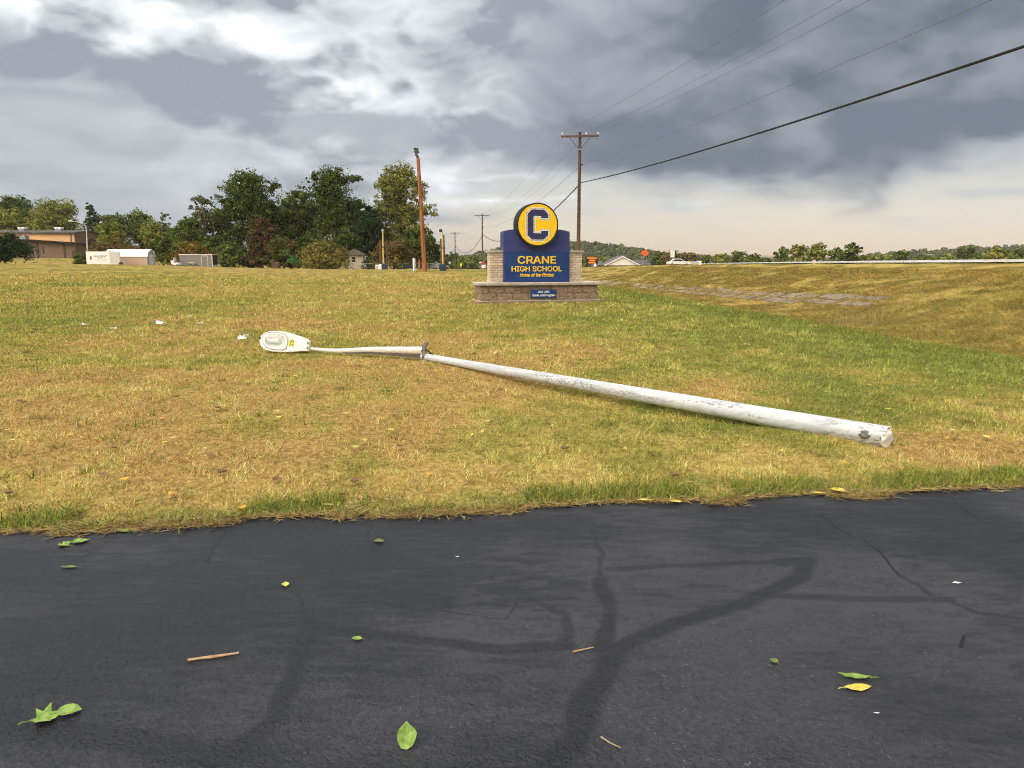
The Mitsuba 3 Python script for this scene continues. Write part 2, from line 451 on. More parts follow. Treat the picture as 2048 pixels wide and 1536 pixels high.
# ------------------------------------------------------------------ materials
vcol = {'type': 'mesh_attribute', 'name': 'vertex_color'}
scene['mat_blade'] = {'type': 'twosided', 'bsdf': {'type': 'diffuse', 'reflectance': vcol}}
scene['mat_foliage'] = {'type': 'principledthin', 'base_color': vcol, 'roughness': 0.6, 'diff_trans': 0.7, 'spec_trans': 0.0, 'eta': 1.33}
scene['mat_far_foliage'] = {'type': 'twosided', 'bsdf': {'type': 'diffuse', 'reflectance': vcol}}


def grain(c1, c2, fx, fy, fz, octs=3, lo=0.35, hi=0.65):
    return proc(lambda p, n, uv: mix(c1, c2, smoothstep(lo, hi, fbm(p.x * fx, p.y * fy, p.z * fz, octs))))


mat('mat_bark', grain((0.06, 0.045, 0.035), (0.14, 0.11, 0.085), 6, 6, 1.2), 0.9)
mat('mat_pole_wood', grain((0.075, 0.045, 0.032), (0.13, 0.075, 0.05), 9, 9, 0.5), 0.85)
mat('mat_orange_wood', grain((0.23, 0.075, 0.030), (0.36, 0.140, 0.058), 7, 7, 0.6), 0.85)
mat('mat_dark_metal', (0.045, 0.045, 0.05), 0.5, 0.0)
mat('mat_black', (0.012, 0.012, 0.014), 0.45)
mat('mat_disc_black', (0.022, 0.025, 0.032), 0.7, spec=0.3)
mat('mat_cable', (0.014, 0.013, 0.014), 0.6)
mat('mat_wire', (0.13, 0.135, 0.145), 0.5)
mat('mat_white_paint', grain((0.86, 0.86, 0.85), (0.78, 0.775, 0.76), 3, 3, 5), 0.45)
mat('mat_galv', grain((0.42, 0.43, 0.44), (0.30, 0.31, 0.33), 14, 14, 14), 0.5, 0.4)
mat('mat_steel_dark', grain((0.24, 0.24, 0.235), (0.14, 0.135, 0.13), 16, 16, 16), 0.5, 0.3)
mat('mat_glass_dark', (0.02, 0.024, 0.028), 0.08)
mat('mat_tyre', (0.02, 0.02, 0.02), 0.9)
mat('mat_insulator', (0.75, 0.8, 0.82), 0.2)
mat('mat_navy', grain((0.015, 0.046, 0.175), (0.020, 0.054, 0.195), 1.2, 1.2, 3), 0.35, spec=0.35)
mat('mat_navy_light', grain((0.042, 0.052, 0.175), (0.048, 0.058, 0.190), 1.2, 1.2, 3), 0.4, spec=0.35)
mat('mat_navy_text', (0.036, 0.038, 0.105), 0.5, spec=0.3)
mat('mat_yellow_face', grain((0.93, 0.60, 0.010), (0.90, 0.56, 0.009), 2, 2, 2), 0.4)
mat('mat_yellow_text', (0.90, 0.58, 0.03), 0.4)
mat('mat_white_text', (0.86, 0.84, 0.78), 0.4)
mat('mat_yellow_post', (0.60, 0.48, 0.14), 0.5)
mat('mat_pad', (0.012, 0.032, 0.075), 0.5)
mat('mat_concrete', grain((0.44, 0.40, 0.345), (0.33, 0.295, 0.25), 5, 5, 7, 4), 0.9)
mat('mat_mortar', grain((0.25, 0.215, 0.175), (0.19, 0.165, 0.135), 12, 12, 12), 0.95)
for i, (a, b) in enumerate([((0.25, 0.185, 0.13), (0.15, 0.105, 0.072)), ((0.215, 0.155, 0.105), (0.13, 0.09, 0.06)), ((0.27, 0.20, 0.145), (0.17, 0.115, 0.08)), ((0.235, 0.185, 0.125), (0.16, 0.125, 0.08))]):
    a, b = tuple(1.18 * v for v in a), tuple(1.18 * v for v in b)
    mat(f'mat_block_{i}', grain(a, b, 16, 16, 22, 4), 0.95)
for i, (a, b) in enumerate([((0.52, 0.43, 0.325), (0.42, 0.345, 0.26)), ((0.48, 0.395, 0.30), (0.38, 0.31, 0.235)), ((0.55, 0.46, 0.355), (0.45, 0.375, 0.285))]):
    a, b = tuple(1.2 * v for v in a), tuple(1.2 * v for v in b)
    mat(f'mat_brick_{i}', grain(a, b, 14, 14, 20, 4), 0.95)

# ------------------------------------------------------------------ grass
def blades(X, Y, L, w, tilt, az, col, z0=None):
    """one slim triangle per blade"""
    n = len(X)
    Z = height(X, Y) - 0.004 if z0 is None else z0
    b = np.stack([X, Y, Z], 1)
    lean = np.stack([np.sin(tilt) * np.cos(az), np.sin(tilt) * np.sin(az), np.cos(tilt)], 1)
    sa = rng.uniform(0, np.pi, n)
    side = np.stack([np.cos(sa), np.sin(sa), np.zeros(n)], 1) * w[:, None] / 2
    V = np.stack([b - side, b + side, b + lean * L[:, None]], 1).reshape(-1, 3)
    return V, np.repeat(col, 3, 0)


def turf_rgb(X, Y):
    return np.array(turf_colour(mi.Float(np.ascontiguousarray(X, np.float32)), mi.Float(np.ascontiguousarray(Y, np.float32)))).T


def grass_mesh():
    Vs, Cs = [], []

    def emit(X, Y, L, w, tilt, az, col):
        v, c = blades(X, Y, L, w, tilt, az, col)
        Vs.append(v); Cs.append(c)

    def vary(col, k=0.28):
        n = len(col)
        f = np.exp(rng.normal(0, k, n))[:, None]
        c = col * f
        dead = rng.random(n)[:, None]
        c = np.where(dead < 0.07, np.array([0.52, 0.42, 0.19]) * rng.uniform(0.7, 1.2, (n, 1)), c)
        c = np.where((dead > 0.93), np.array([0.14, 0.19, 0.035]) * rng.uniform(0.7, 1.3, (n, 1)), c)
        return np.clip(c, 0.01, 0.7)

    # the mown lawn, sown the thinner the farther off
    n = 1_250_000
    ex = 0.22
    u = rng.random(n)
    Y = (3.4 ** ex + u * (62.0 ** ex - 3.4 ** ex)) ** (1 / ex)
    X = rng.uniform(-0.86, 0.86, n) * (Y + 1.5)
    de = Y - edge_y(X)
    s = edge_x(Y) - X
    keep = (de > 0.02) & (s > 1.7)
    X, Y, s, de = X[keep], Y[keep], s[keep], de[keep]
    n = len(X)
    jit = 0.10 + 0.012 * Y
    col = turf_rgb(X + rng.normal(0, 1, n) * jit, Y + rng.normal(0, 1, n) * jit)
    tuft = meshkit.fbm(np.stack([X * 7, Y * 7, 0 * X], -1), 2, 33)
    tuft2 = meshkit.fbm(np.stack([X * 2.2, Y * 1.6, 0 * X], -1), 3, 34)
    col = vary(col * (1.24 * (0.62 + 0.72 * ss(0.25, 0.75, tuft)) * (0.82 + 0.36 * ss(0.3, 0.7, tuft2)))[:, None])
    g = col[:, 1] / (col[:, 0] + 1e-6)
    bk = s < 12.6
    calm = turf_rgb(X, Y) * (np.exp(rng.normal(0, 0.20, n)) * (0.92 + 0.46 * ss(0.25, 0.75, tuft2)))[:, None]
    col = np.where(bk[:, None], calm, col)
    L = rng.uniform(0.022, 0.054, n) * (0.6 + 0.8 * ss(0.3, 0.7, tuft)) * np.clip(0.8 + Y / 28, 1, 2.0) * np.where(g > 0.9, 1.25, 1.0)
    w = np.maximum(0.0055, Y / 773 * 0.62) * rng.uniform(0.6, 1.3, n)
    tilt = np.abs(rng.normal(0.95, 0.40, n)).clip(0.1, 1.45)
    L = np.where(bk, rng.uniform(0.07, 0.17, n), L)
    w = np.where(bk, np.maximum(0.008, Y / 773 * 0.45) * rng.uniform(0.6, 1.4, n), w)
    tilt = np.where(bk, rng.normal(1.15, 0.2, n).clip(0.4, 1.45), tilt)
    emit(X, Y, L, w, tilt, np.where(bk, np.pi + rng.normal(0.2, 0.6, n), rng.uniform(0, 2 * np.pi, n)), col)

    # weeds and clover in low clumps, and longer wisps of unmown grass
    nc = 900
    u = rng.random(nc)
    Yc = (4.6 ** 0.3 + u * (30.0 ** 0.3 - 4.6 ** 0.3)) ** (1 / 0.3)
    Xc = rng.uniform(-0.8, 0.8, nc) * (Yc + 1.0)
    okc = (Yc - edge_y(Xc) > 0.15) & (edge_x(Yc) - Xc > 13.5)
    Xc, Yc = Xc[okc], Yc[okc]
    nc = len(Xc)
    rc = rng.uniform(0.03, 0.16, nc)
    q_ = np.repeat(np.arange(nc), 42)
    n = len(q_)
    th, rr_ = rng.uniform(0, 6.28, n), np.sqrt(rng.random(n)) * rc[q_]
    green_ = np.array(smoothstep(0.42, 0.60, fbm(np.float32(Xc * 0.5), np.float32(Yc * 0.5), 4.0, 2)))[q_]
    colw = np.where((rng.random(n) < 0.25 + 0.65 * green_)[:, None], np.array([0.150, 0.205, 0.042]), np.array([0.40, 0.31, 0.11])) * np.exp(rng.normal(0, 0.28, (n, 1)))
    X, Y = Xc[q_] + rr_ * np.cos(th), Yc[q_] + rr_ * np.sin(th)
    emit(X, Y, rng.uniform(0.035, 0.085, n), np.maximum(0.007, Y / 773 * 0.55) * rng.uniform(0.7, 1.6, n), np.abs(rng.normal(0.9, 0.35, n)).clip(0.1, 1.45), th, colw)

    # longer grass lying down the bank and along the ditch crest
    n = 300_000
    ex = 0.45
    u = rng.random(n)
    Y = (11 ** ex + u * (75.0 ** ex - 11 ** ex)) ** (1 / ex)
    X = edge_x(Y) - rng.uniform(1.7, 15.5, n)
    ok = (np.abs(X) < 0.86 * (Y + 1.5))
    X, Y = X[ok], Y[ok]
    P = np.stack([X * 0.9 + Y * 0.3, Y * 0.5 - X * 0.3, 0 * X], 1)
    clump = meshkit.fbm(P, 3, 21)
    ok = rng.random(len(X)) < ss(0.30, 0.62, clump)
    X, Y, clump = X[ok], Y[ok], clump[ok]
    n = len(X)
    col = vary(turf_rgb(X, Y) * 1.08, 0.26)
    s = edge_x(Y) - X
    crest = ((s > 12.6) & (s < 15.5))[:, None]
    col = np.where(crest, np.array([0.17, 0.20, 0.045]) * np.exp(rng.normal(0, 0.25, (n, 1))), col)
    L = rng.uniform(0.08, 0.20, n)
    az = np.where(crest[:, 0], rng.uniform(0, 6.28, n), np.pi + rng.normal(0.25, 0.45, n))
    emit(X, Y, L, np.maximum(0.006, Y / 773 * 0.5) * rng.uniform(0.6, 1.3, n), rng.normal(1.05, 0.25, n).clip(0.3, 1.45), az, col)

    # fringe along the drive: green tufts, dry straw hanging over the asphalt
    n = 95_000
    X = rng.uniform(-9, 9, n)
    tuft = np.array(smoothstep(0.30, 0.47, fbm(np.float32(X * 2.1 + 8), 3.0, 0.0, 3)))
    d0 = np.where(rng.random(n) < tuft, np.abs(rng.normal(0.16, 0.13, n)), rng.normal(0.012, 0.05, n))
    Y = edge_y(X) + d0 + 0.06 * (meshkit.fbm(np.stack([X * 2.1, 0 * X, 0 * X], -1), 4, 12) - 0.5)
    keep = np.sin(X * 9) * 0.25 + rng.random(n) > 0.12
    X, Y, tuft, d0 = X[keep], Y[keep], tuft[keep], d0[keep]
    n = len(X)
    isg = (rng.random(n) < 0.15 + 0.62 * tuft * ss(0.0, 0.12, d0))
    col = np.where(isg[:, None], np.where(rng.random((n, 1)) < 0.35, np.array([0.27, 0.27, 0.06]), np.array([0.17, 0.22, 0.045])), np.array([0.48, 0.34, 0.15])) * np.exp(rng.normal(0, 0.34, (n, 1)))
    L = np.where(isg, rng.uniform(0.03, 0.085, n), rng.uniform(0.04, 0.13, n))
    tilt = np.where(isg, np.abs(rng.normal(0.8, 0.35, n)), rng.normal(1.38, 0.12, n)).clip(0.1, 1.5)
    az = np.where(isg, rng.uniform(0, 6.28, n), rng.normal(-1.57, 0.9, n))
    zf = np.maximum(height(X, Y), -0.049) + rng.uniform(0.0, 0.012, n)
    v_, c_ = blades(X, Y, L, rng.uniform(0.005, 0.010, n), tilt, az, np.clip(col, 0.01, 0.6), zf)
    v_[2::3, 2] = np.maximum(v_[2::3, 2], -0.043)
    Vs.append(v_); Cs.append(c_)
    # rank weeds on the ditch crest
    n = 260
    c = ground_at(1690, 652)
    X, Y = c[0] + rng.normal(0, 0.9, n), c[1] + rng.normal(0, 0.5, n)
    emit(X, Y, rng.uniform(0.25, 0.6, n), np.full(n, 0.012), np.abs(rng.normal(0.2, 0.15, n)), rng.uniform(0, 6.28, n), np.array([0.40, 0.31, 0.15]) * rng.uniform(0.7, 1.2, (n, 1)))
    V, C = np.vstack(Vs), np.vstack(Cs)
    return trimesh.Trimesh(V, np.arange(len(V)).reshape(-1, 3), process=False), C


gm, gc = grass_mesh()
k = struct('grass', 'stuff', 'short dry mown grass blades with greener tufts over the lawn and bank')
labels[k]['category'] = 'grass'
scene[k] = mikit.ply(gm, 'mat_blade', color=gc)

# ------------------------------------------------------------------ highway
def strip(offs, ys, dz=0.0, base=height):
    V = []
    for y in ys:
        for o in offs:
            x = edge_x(y) - o
            V.append([x, y, np.interp(y, *ZH) + dz + 0.020 * max(0.0, 0.3 - o)])
    m = len(offs)
    Fc = []
    for r in range(len(ys) - 1):
        for c in range(m - 1):
            a = r * m + c
            Fc += [[a, a + 1, a + m + 1], [a, a + m + 1, a + m]]
    return trimesh.Trimesh(V, Fc, process=False)


mat('mat_highway', grain((0.40, 0.39, 0.375), (0.32, 0.315, 0.305), 0.8, 0.1, 1), 0.7)
mat('mat_road_line', (0.66, 0.66, 0.64), 0.6)
HY = np.concatenate([np.arange(-60, 140, 5.0), np.arange(140, 420, 15.0)])
put(struct('highway'), None, strip([0.3, -9.2], HY, 0.05), 'mat_highway')
put(struct('road_marking'), None, cat(strip([-0.4, -0.6], HY, 0.056), strip([-8.5, -8.7], HY, 0.056)), 'mat_road_line')

# ------------------------------------------------------------------ old concrete slabs at the foot of the bank
mat('mat_old_concrete', grain((0.25, 0.205, 0.155), (0.15, 0.125, 0.09), 2, 2, 2, 4), 0.95)
k = struct('concrete_path', 'structure', 'broken pale concrete slabs of an old strip at the foot of the bank')
PATH = [(1150, 562), (1200, 565), (1260, 570), (1330, 577), (1400, 583), (1470, 589), (1540, 594), (1610, 598), (1690, 602), (1790, 606)]
pp = np.array([ground_at(*q)[:2] for q in PATH])
seg = np.linalg.norm(np.diff(pp, axis=0), axis=1)
cum = np.concatenate([[0], np.cumsum(seg)])
tot, pos = cum[-1], 0.0
r2 = np.random.default_rng(5)
while pos < tot - 1:
    ln = r2.uniform(1.2, 2.6)
    c = np.array([np.interp(pos + ln / 2, cum, pp[:, i]) for i in (0, 1)])
    c2 = np.array([np.interp(min(pos + ln, tot), cum, pp[:, i]) for i in (0, 1)])
    d = c2 - c
    d /= np.linalg.norm(d) + 1e-9
    nrm = np.array([-d[1], d[0]])
    for lane in (-1, 1):
        if r2.random() < 0.07:
            continue
        hw = r2.uniform(0.20, 0.42)
        o = c + nrm * lane * 0.34 + r2.normal(0, 0.05, 2)
        ring = [o + d * sx * ln * 0.46 * r2.uniform(0.8, 1.02) + nrm * sy * hw * r2.uniform(0.75, 1.0) for sx, sy in ((-1, -1), (0, -1.05), (1, -1), (1.05, 0), (1, 1), (0, 0.95), (-1, 1), (-0.95, 0))]
        ring = np.array(ring)
        tilt = r2.normal(0, 0.012, 2)
        top = np.column_stack([ring, height(ring[:, 0], ring[:, 1]) + 0.030 + (ring - o) @ tilt])
        bot = top - [0, 0, 0.16]
        V = np.vstack([top, bot, [[*top.mean(0)[:2], gz(*top.mean(0)[:2]) + 0.034]]])
        m = len(ring)
        Fc = [[2 * m, i, (i + 1) % m] for i in range(m)] + [[i, i + m, (i + 1) % m] for i in range(m)] + [[(i + 1) % m, i + m, (i + 1) % m + m] for i in range(m)]
        put(k, 'slab', trimesh.Trimesh(V, Fc, process=False), 'mat_old_concrete')
    pos += ln

# ------------------------------------------------------------------ school sign
S0 = at(1073.5, 606, 25.8)
S0[2] = gz(S0[0], S0[1])
SROT = math.radians(14.0)
S0[2] = 1.55 - (606 - 512) / F * 25.8     # its foot meets the turf there


def sp(m):
    return place(m, S0, SROT)


sg = thing('monument_sign', 'brick and block monument sign with a blue cabinet and round yellow emblem on the lawn', 'sign')
# local: x right, y away, z up; front of the block base at y = -0.45
put(sg, 'footing', sp(box(-2.06, 2.06, -0.53, 0.60, -0.35, 0.118)), 'mat_block_0')
put(sg, 'footing_ledge', sp(box(-2.06, 2.06, -0.532, 0.602, 0.119, 0.143, 0.008)), 'mat_concrete')
core = put(sg, 'block_base', sp(box(-1.97, 1.97, -0.43, 0.48, 0.13, 0.62)), 'mat_mortar')


def rough_block(x0, x1, y0, y1, z0, z1, r, amp):
    m = box(x0, x1, y0, y1, z0, z1)
    m = m.subdivide().subdivide() if amp > 0.006 else m.subdivide()
    v = m.vertices
    fr = v[:, 1] < y0 + 1e-6
    inner = fr & (v[:, 0] > x0 + 1e-6) & (v[:, 0] < x1 - 1e-6) & (v[:, 2] > z0 + 1e-6) & (v[:, 2] < z1 - 1e-6)
    v[inner, 1] -= amp * (0.3 + r.random(inner.sum()))
    m.vertices = v
    return m


r3 = np.random.default_rng(11)
for course in range(2):
    z0 = 0.145 + course * 0.2375
    x = -2.0 + (0.0 if course == 0 else -0.27)
    while x < 1.99:
        a, b = max(x, -2.0), min(x + 0.52, 2.0)
        if b - a > 0.06:
            put(core, 'block', sp(rough_block(a + 0.008, b - 0.008, -0.46, -0.20, z0, z0 + 0.228, r3, 0.016)), f'mat_block_{r3.integers(4)}')
        x += 0.53
    for sx in (-1, 1):       # the ends
        for yy in (-0.19, 0.14):
            a, b = sorted((sx * 2.0, sx * 1.9))
            put(core, 'block', sp(box(a, b, yy, yy + 0.31, z0, z0 + 0.228)), f'mat_block_{r3.integers(4)}')
put(sg, 'base_cap', sp(box(-2.08, 2.08, -0.56, 0.60, 0.622, 0.722, 0.02)), 'mat_concrete')
for sx, x0, x1 in ((-1, -1.63, -1.16), (1, 1.03, 1.50)):
    col = put(sg, 'brick_column', sp(box(x0 + 0.012, x1 - 0.012, -0.188, 0.228, 0.722, 1.67)), 'mat_mortar')
    for c in range(12):
        z0 = 0.727 + c * 0.0786
        cut = x0 + (x1 - x0) * (0.52 if c % 2 else 0.27)
        cuts = [x0, cut, x1] if c % 2 else [x0, cut, cut + 0.30 if cut + 0.34 < x1 else x1, x1]
        for a, b in zip(cuts[:-1], cuts[1:]):
            if b - a > 0.03:
                put(col, 'brick', sp(rough_block(a + 0.006, b - 0.006, -0.20, 0.24, z0, z0 + 0.0665, r3, 0.004)), f'mat_brick_{r3.integers(3)}')
    put(sg, 'column_cap', sp(box(x0 - 0.05, x1 + (0.05 if sx > 0 else -0.0), -0.25, 0.29, 1.672, 1.745, 0.012)), 'mat_concrete')
# cabinet: arched top, lower panel with lettering
arch = [(-1.115, 0.725), (1.115, 0.725), (1.115, 2.32)] + [(1.115 * math.cos(t), 2.32 + 0.13 * math.sin(t) ** 1.0) for t in np.linspace(0.15, math.pi - 0.15, 24)] + [(-1.115, 2.32)]
cab = place(extrude(Polygon(arch), 0.46), [0, 0.16, 0])         # y from -0.30 to 0.16
cab.apply_translation([-0.09, 0, 0])
CX = -0.09
cb = put(sg, 'cabinet', sp(cab), 'mat_navy_light')
put(cb, 'text_panel', sp(place(box(-1.045, 1.075, -0.312, -0.296, 0.755, 1.695, 0.004), [CX, 0, 0])), 'mat_navy')
put(cb, 'frame_trim', sp(place(cat(box(-1.112, -1.05, -0.318, -0.298, 0.735, 1.70), box(1.08, 1.112, -0.318, -0.298, 0.735, 1.70), box(-1.112, 1.112, -0.318, -0.298, 1.70, 1.722)), [CX, 0, 0])), 'mat_navy_light')
fy = -0.312
for s_, h_, w_, zb, xc, shr, bold in (('CRANE', 0.232, 1.30, 1.330, CX, 0, True), ('HIGH SCHOOL', 0.162, 1.70, 1.078, CX, 0, True), ('Home of the Pirates', 0.112, 1.15, 0.905, CX, 0.16, True)):
    t = text(s_, h_, w_, 0.012, bold, shr)
    t.apply_translation([xc, fy, zb])
    put(cb, 'lettering', sp(t), 'mat_yellow_text')
# emblem disc
DZ, DX = 2.560, -0.13
def disc(r, y0, y1, n=72):
    m = trimesh.creation.cylinder(radius=r, height=y1 - y0, sections=n)
    m.apply_transform(STAND)
    m.apply_translation([DX, (y0 + y1) / 2, DZ])
    return m


dk = put(sg, 'emblem_disc', sp(disc(0.685, -0.52, -0.03)), 'mat_disc_black', smooth=30)
ring_o = Polygon([(math.cos(t) * 0.685, math.sin(t) * 0.685) for t in np.linspace(0, 2 * math.pi, 73)[:-1]])
ring_i = Polygon([(math.cos(t) * 0.650, math.sin(t) * 0.650) for t in np.linspace(0, 2 * math.pi, 73)[:-1]])
put(dk, 'face', sp(disc(0.648, -0.53, -0.515)), 'mat_yellow_face')
rim = extrude(ring_o.difference(ring_i), 0.022); rim.apply_translation([DX, -0.519, DZ])
put(dk, 'rim', sp(rim), 'mat_disc_black', smooth=30)
a_, b_, c_ = 0.345, 0.475, 0.145            # half width, half height, corner cut
st = 0.205                                  # stroke
outer = Polygon([(-a_ + c_, -b_), (a_ - c_, -b_), (a_, -b_ + c_), (a_, -0.20), (a_ - 0.235, -0.20), (a_ - 0.235, -b_ + st), (-a_ + st, -b_ + st), (-a_ + st, b_ - st),
                 (a_ - 0.235, b_ - st), (a_ - 0.235, 0.20), (a_, 0.20), (a_, b_ - c_), (a_ - c_, b_), (-a_ + c_, b_), (-a_, b_ - c_), (-a_, -b_ + c_)])
for grow, dep, mt, nm in ((0.058, 0.004, 'mat_white_text', 'outer_outline'), (0.040, 0.008, 'mat_navy_text', 'thin_outline'), (0.026, 0.012, 'mat_white_text', 'inner_outline'), (0.0, 0.016, 'mat_navy_text', 'letter')):
    m = extrude(outer.buffer(grow, join_style=2), dep)
    m.apply_translation([DX, -0.529, DZ])
    put(dk, nm, sp(m), mt)
# dedication plaque
pq = put(sg, 'plaque', sp(box(-0.35, 0.52, -0.515, -0.46, 0.225, 0.490, 0.004)), 'mat_navy')
for s_, h_, w_, zb in (('2024-2025', 0.062, 0.40, 0.385), ('Crane JAG Program', 0.066, 0.78, 0.275)):
    t = text(s_, h_, w_, 0.006)
    t.apply_translation([0.085, -0.515, zb])
    put(pq, 'lettering', sp(t), 'mat_white_text')

# ------------------------------------------------------------------ fallen street lamp
lp = thing('street_lamp', 'fallen white street lamp lying across the lawn with its head face up', 'street lamp')
P0 = ground_at(1773, 893)
P1 = ground_at(846, 722)


def lamp_uv(m, axis0, axis1):
    d = (axis1 - axis0); Ln = np.linalg.norm(d); d = d / Ln
    q = m.vertices - axis0
    u = q @ d
    a = -np.cross(d, [0, 0, 1.0]); a /= np.linalg.norm(a)
    b = np.cross(a, d)
    return np.stack([u, np.arctan2(q @ b, q @ a)], 1)


def flaked(p, n, uv):
    u, t = uv.x, uv.y
    clus = fbm(u * 1.3, t * 0.9 + 4, 0.0, 2)
    spot = fbm(u * 34, t * 6.0, 1.0, 3)
    spot = smoothstep(0.68, 0.735, spot + 0.34 * (smoothstep(0.40, 0.66, clus) - 0.62) + 0.04 * dr.cos(t - 0.1))
    line = smoothstep(0.60, 0.72, noise(u * 3 + t * 2.1, u * 26 - t * 4.0, 2.0)) * 0.35
    c = mix((0.58, 0.63, 0.675), (0.46, 0.50, 0.54), smoothstep(0.4, 0.7, fbm(u * 2, t, 3.0, 3)))
    c = mix(c, (0.42, 0.43, 0.44), line)
    c = mix(c, (0.27, 0.285, 0.30), spot * 0.8)
    foot = smoothstep(0.8, 0.15, u) * smoothstep(0.60, 0.70, fbm(u * 16, t * 4.0, 7.0, 3))
    return mix(c, (0.20, 0.19, 0.17), foot * 0.8)


mat('mat_flaked_paint', proc(flaked), 0.4)
r0, r1 = 0.098, 0.050
A0 = np.array([P0[0], P0[1], P0[2] + r0 * 0.75])
A1 = np.array([P1[0], P1[1], P1[2] + r1 + 0.01])
ts = np.linspace(0, 1, 41)
path = A0 + (A1 - A0) * ts[:, None]
rad = r0 + (r1 - r0) * ts ** 0.9
pm = tube(path, rad, 40, caps=False)
# torn, dented foot
v = pm.vertices.reshape(41, 40, 3)
ang = np.arange(40) / 40 * 2 * np.pi
axis = (A1 - A0) / np.linalg.norm(A1 - A0)
tear = 0.10 * meshkit.fbm(np.stack([np.cos(ang) * 1.5, np.sin(ang) * 1.5, 0 * ang], -1), 3, 3)
v[0] += axis * (tear[:, None] - 0.05)
dent = np.exp(-((ang - 3.6) / 0.5) ** 2)
for i in range(3):
    v[i] += (path[i] - v[i]) * (0.20 * dent * (1 - i / 3))[:, None]
pm.vertices = v.reshape(-1, 3)
pk = put(lp, 'pole', pm, 'mat_flaked_paint', smooth=True, uv=lamp_uv(pm, A0, A1))
# torn foot: a crumpled white plastic cover and inner darkness
cv = trimesh.creation.icosphere(subdivisions=3, radius=1.0)
cv.vertices *= 1 + 0.6 * (meshkit.fbm(cv.vertices * 2.6, 4, 8) - 0.5)[:, None]
cv.apply_scale([0.035, 0.086, 0.088])
cv.apply_transform(trimesh.transformations.rotation_matrix(math.atan2(axis[1], axis[0]), [0, 0, 1]))
scene['mat_pale_plastic'] = M(grain((0.78, 0.76, 0.70), (0.62, 0.60, 0.55), 22, 22, 22), 0.4)
cv.apply_translation(A0 + axis * 0.01 + [0.0, -0.008, -0.004])
put(lp, 'foot_cover', cv, 'mat_pale_plastic', smooth=True)
hole = trimesh.creation.icosphere(subdivisions=3, radius=1.0)
hole.vertices *= 1 + 1.2 * (meshkit.fbm(hole.vertices * 2.4, 3, 18) - 0.5)[:, None]
hole.apply_scale([0.045, 0.026, 0.034])
hole.apply_transform(trimesh.transformations.rotation_matrix(math.atan2(axis[1], axis[0]), [0, 0, 1]))
hole.apply_translation(A0 + axis * 0.15 + np.array([-0.77, -0.64, 0.15]) * 0.082)
put(pk, 'torn_hole', hole, 'mat_steel_dark', smooth=True)
# bracket: a plate that curls over at the top, standing where arm and pole meet
Bq = at(849, 700, A1[1] - 0.05)
bx, by, bz = Bq[0], Bq[1], P1[2]
prof = [(0.0, 0.0), (0.0, 0.20)] + [(0.0 + 0.06 * (1 - math.cos(t)), 0.20 + 0.06 * math.sin(t)) for t in np.linspace(0.2, 1.5, 7)]
line = LineString(prof).buffer(0.026, cap_style=2, join_style=1)
pl = trimesh.creation.extrude_polygon(line, 0.17, engine='earcut')
pl.apply_transform(STAND)
pl.apply_translation([bx - 0.005, P1[1] + 0.06, bz])
by = P1[1] - 0.02
bk = put(lp, 'bracket', pl, 'mat_steel_dark', smooth=30)
put(bk, 'clamp_strap', tube([[bx + 0.01, by - 0.055, bz + 0.18], [bx + 0.06, by - 0.02, bz + 0.14], [bx + 0.125, by + 0.02, bz + 0.09]], 0.009, 8), 'mat_black', smooth=30)
for q in ((-0.035, 0.155), (0.075, 0.085), (0.10, 0.115), (-0.02, 0.03)):
    bo = trimesh.creation.cylinder(radius=0.014, height=0.03, sections=10)
    bo.apply_transform(STAND)
    bo.apply_translation([bx + q[0], by - 0.055 - (0.02 if q[0] > 0 else 0), bz + q[1]])
    put(bk, 'bolt', bo, 'mat_black')
# arm
H0 = ground_at(622, 707)
Ha = np.array([H0[0], H0[1], H0[2] + 0.075])
Hb = np.array([bx - 0.005, by - 0.0, bz + 0.150])
tt = np.linspace(0, 1, 22)
ap = Ha + (Hb - Ha) * tt[:, None]
ap[:, 2] -= 0.035 * np.sin(np.pi * np.clip(tt / 0.55, 0, 1)) * (1 - tt)
ar = 0.026 + 0.036 * tt
am = tube(ap, ar, 20)
vv = am.vertices
cen = np.vstack([np.repeat(ap, 20, 0), ap[:1], ap[-1:]])
vv = cen + (vv - cen) * np.array([1, 0.75, 1.0])
am.vertices = vv
rib_t = np.linspace(0.30, 0.985, 12)
rc_ = Ha + (Hb - Ha) * rib_t[:, None]
rc_[:, 2] -= 0.035 * np.sin(np.pi * np.clip(rib_t / 0.55, 0, 1)) * (1 - rib_t) + (0.027 + 0.042 * rib_t) * 0.86
rV, rF = [], []
for j, (c_, t_) in enumerate(zip(rc_, rib_t)):
    hh = 0.004 + 0.050 * (t_ - 0.30) / 0.685
    for dy, dz in ((-0.030, 0.012), (0.030, 0.012), (0.030, -hh), (-0.030, -hh)):
        rV.append(c_ + [0, dy, dz])
for j in range(len(rc_) - 1):
    for m_ in range(4):
        a_, b2_ = j * 4 + m_, j * 4 + (m_ + 1) % 4
        rF += [[a_, b2_, b2_ + 4], [a_, b2_ + 4, a_ + 4]]
put(lp, 'arm_rib', trimesh.Trimesh(rV, rF, process=False), 'mat_rib')
mat('mat_rib', (0.10, 0.085, 0.07), 0.7)
mat('mat_arm', grain((0.76, 0.75, 0.72), (0.66, 0.65, 0.62), 8, 8, 20), 0.4, 0.15)
put(lp, 'arm', am, 'mat_arm', smooth=40)
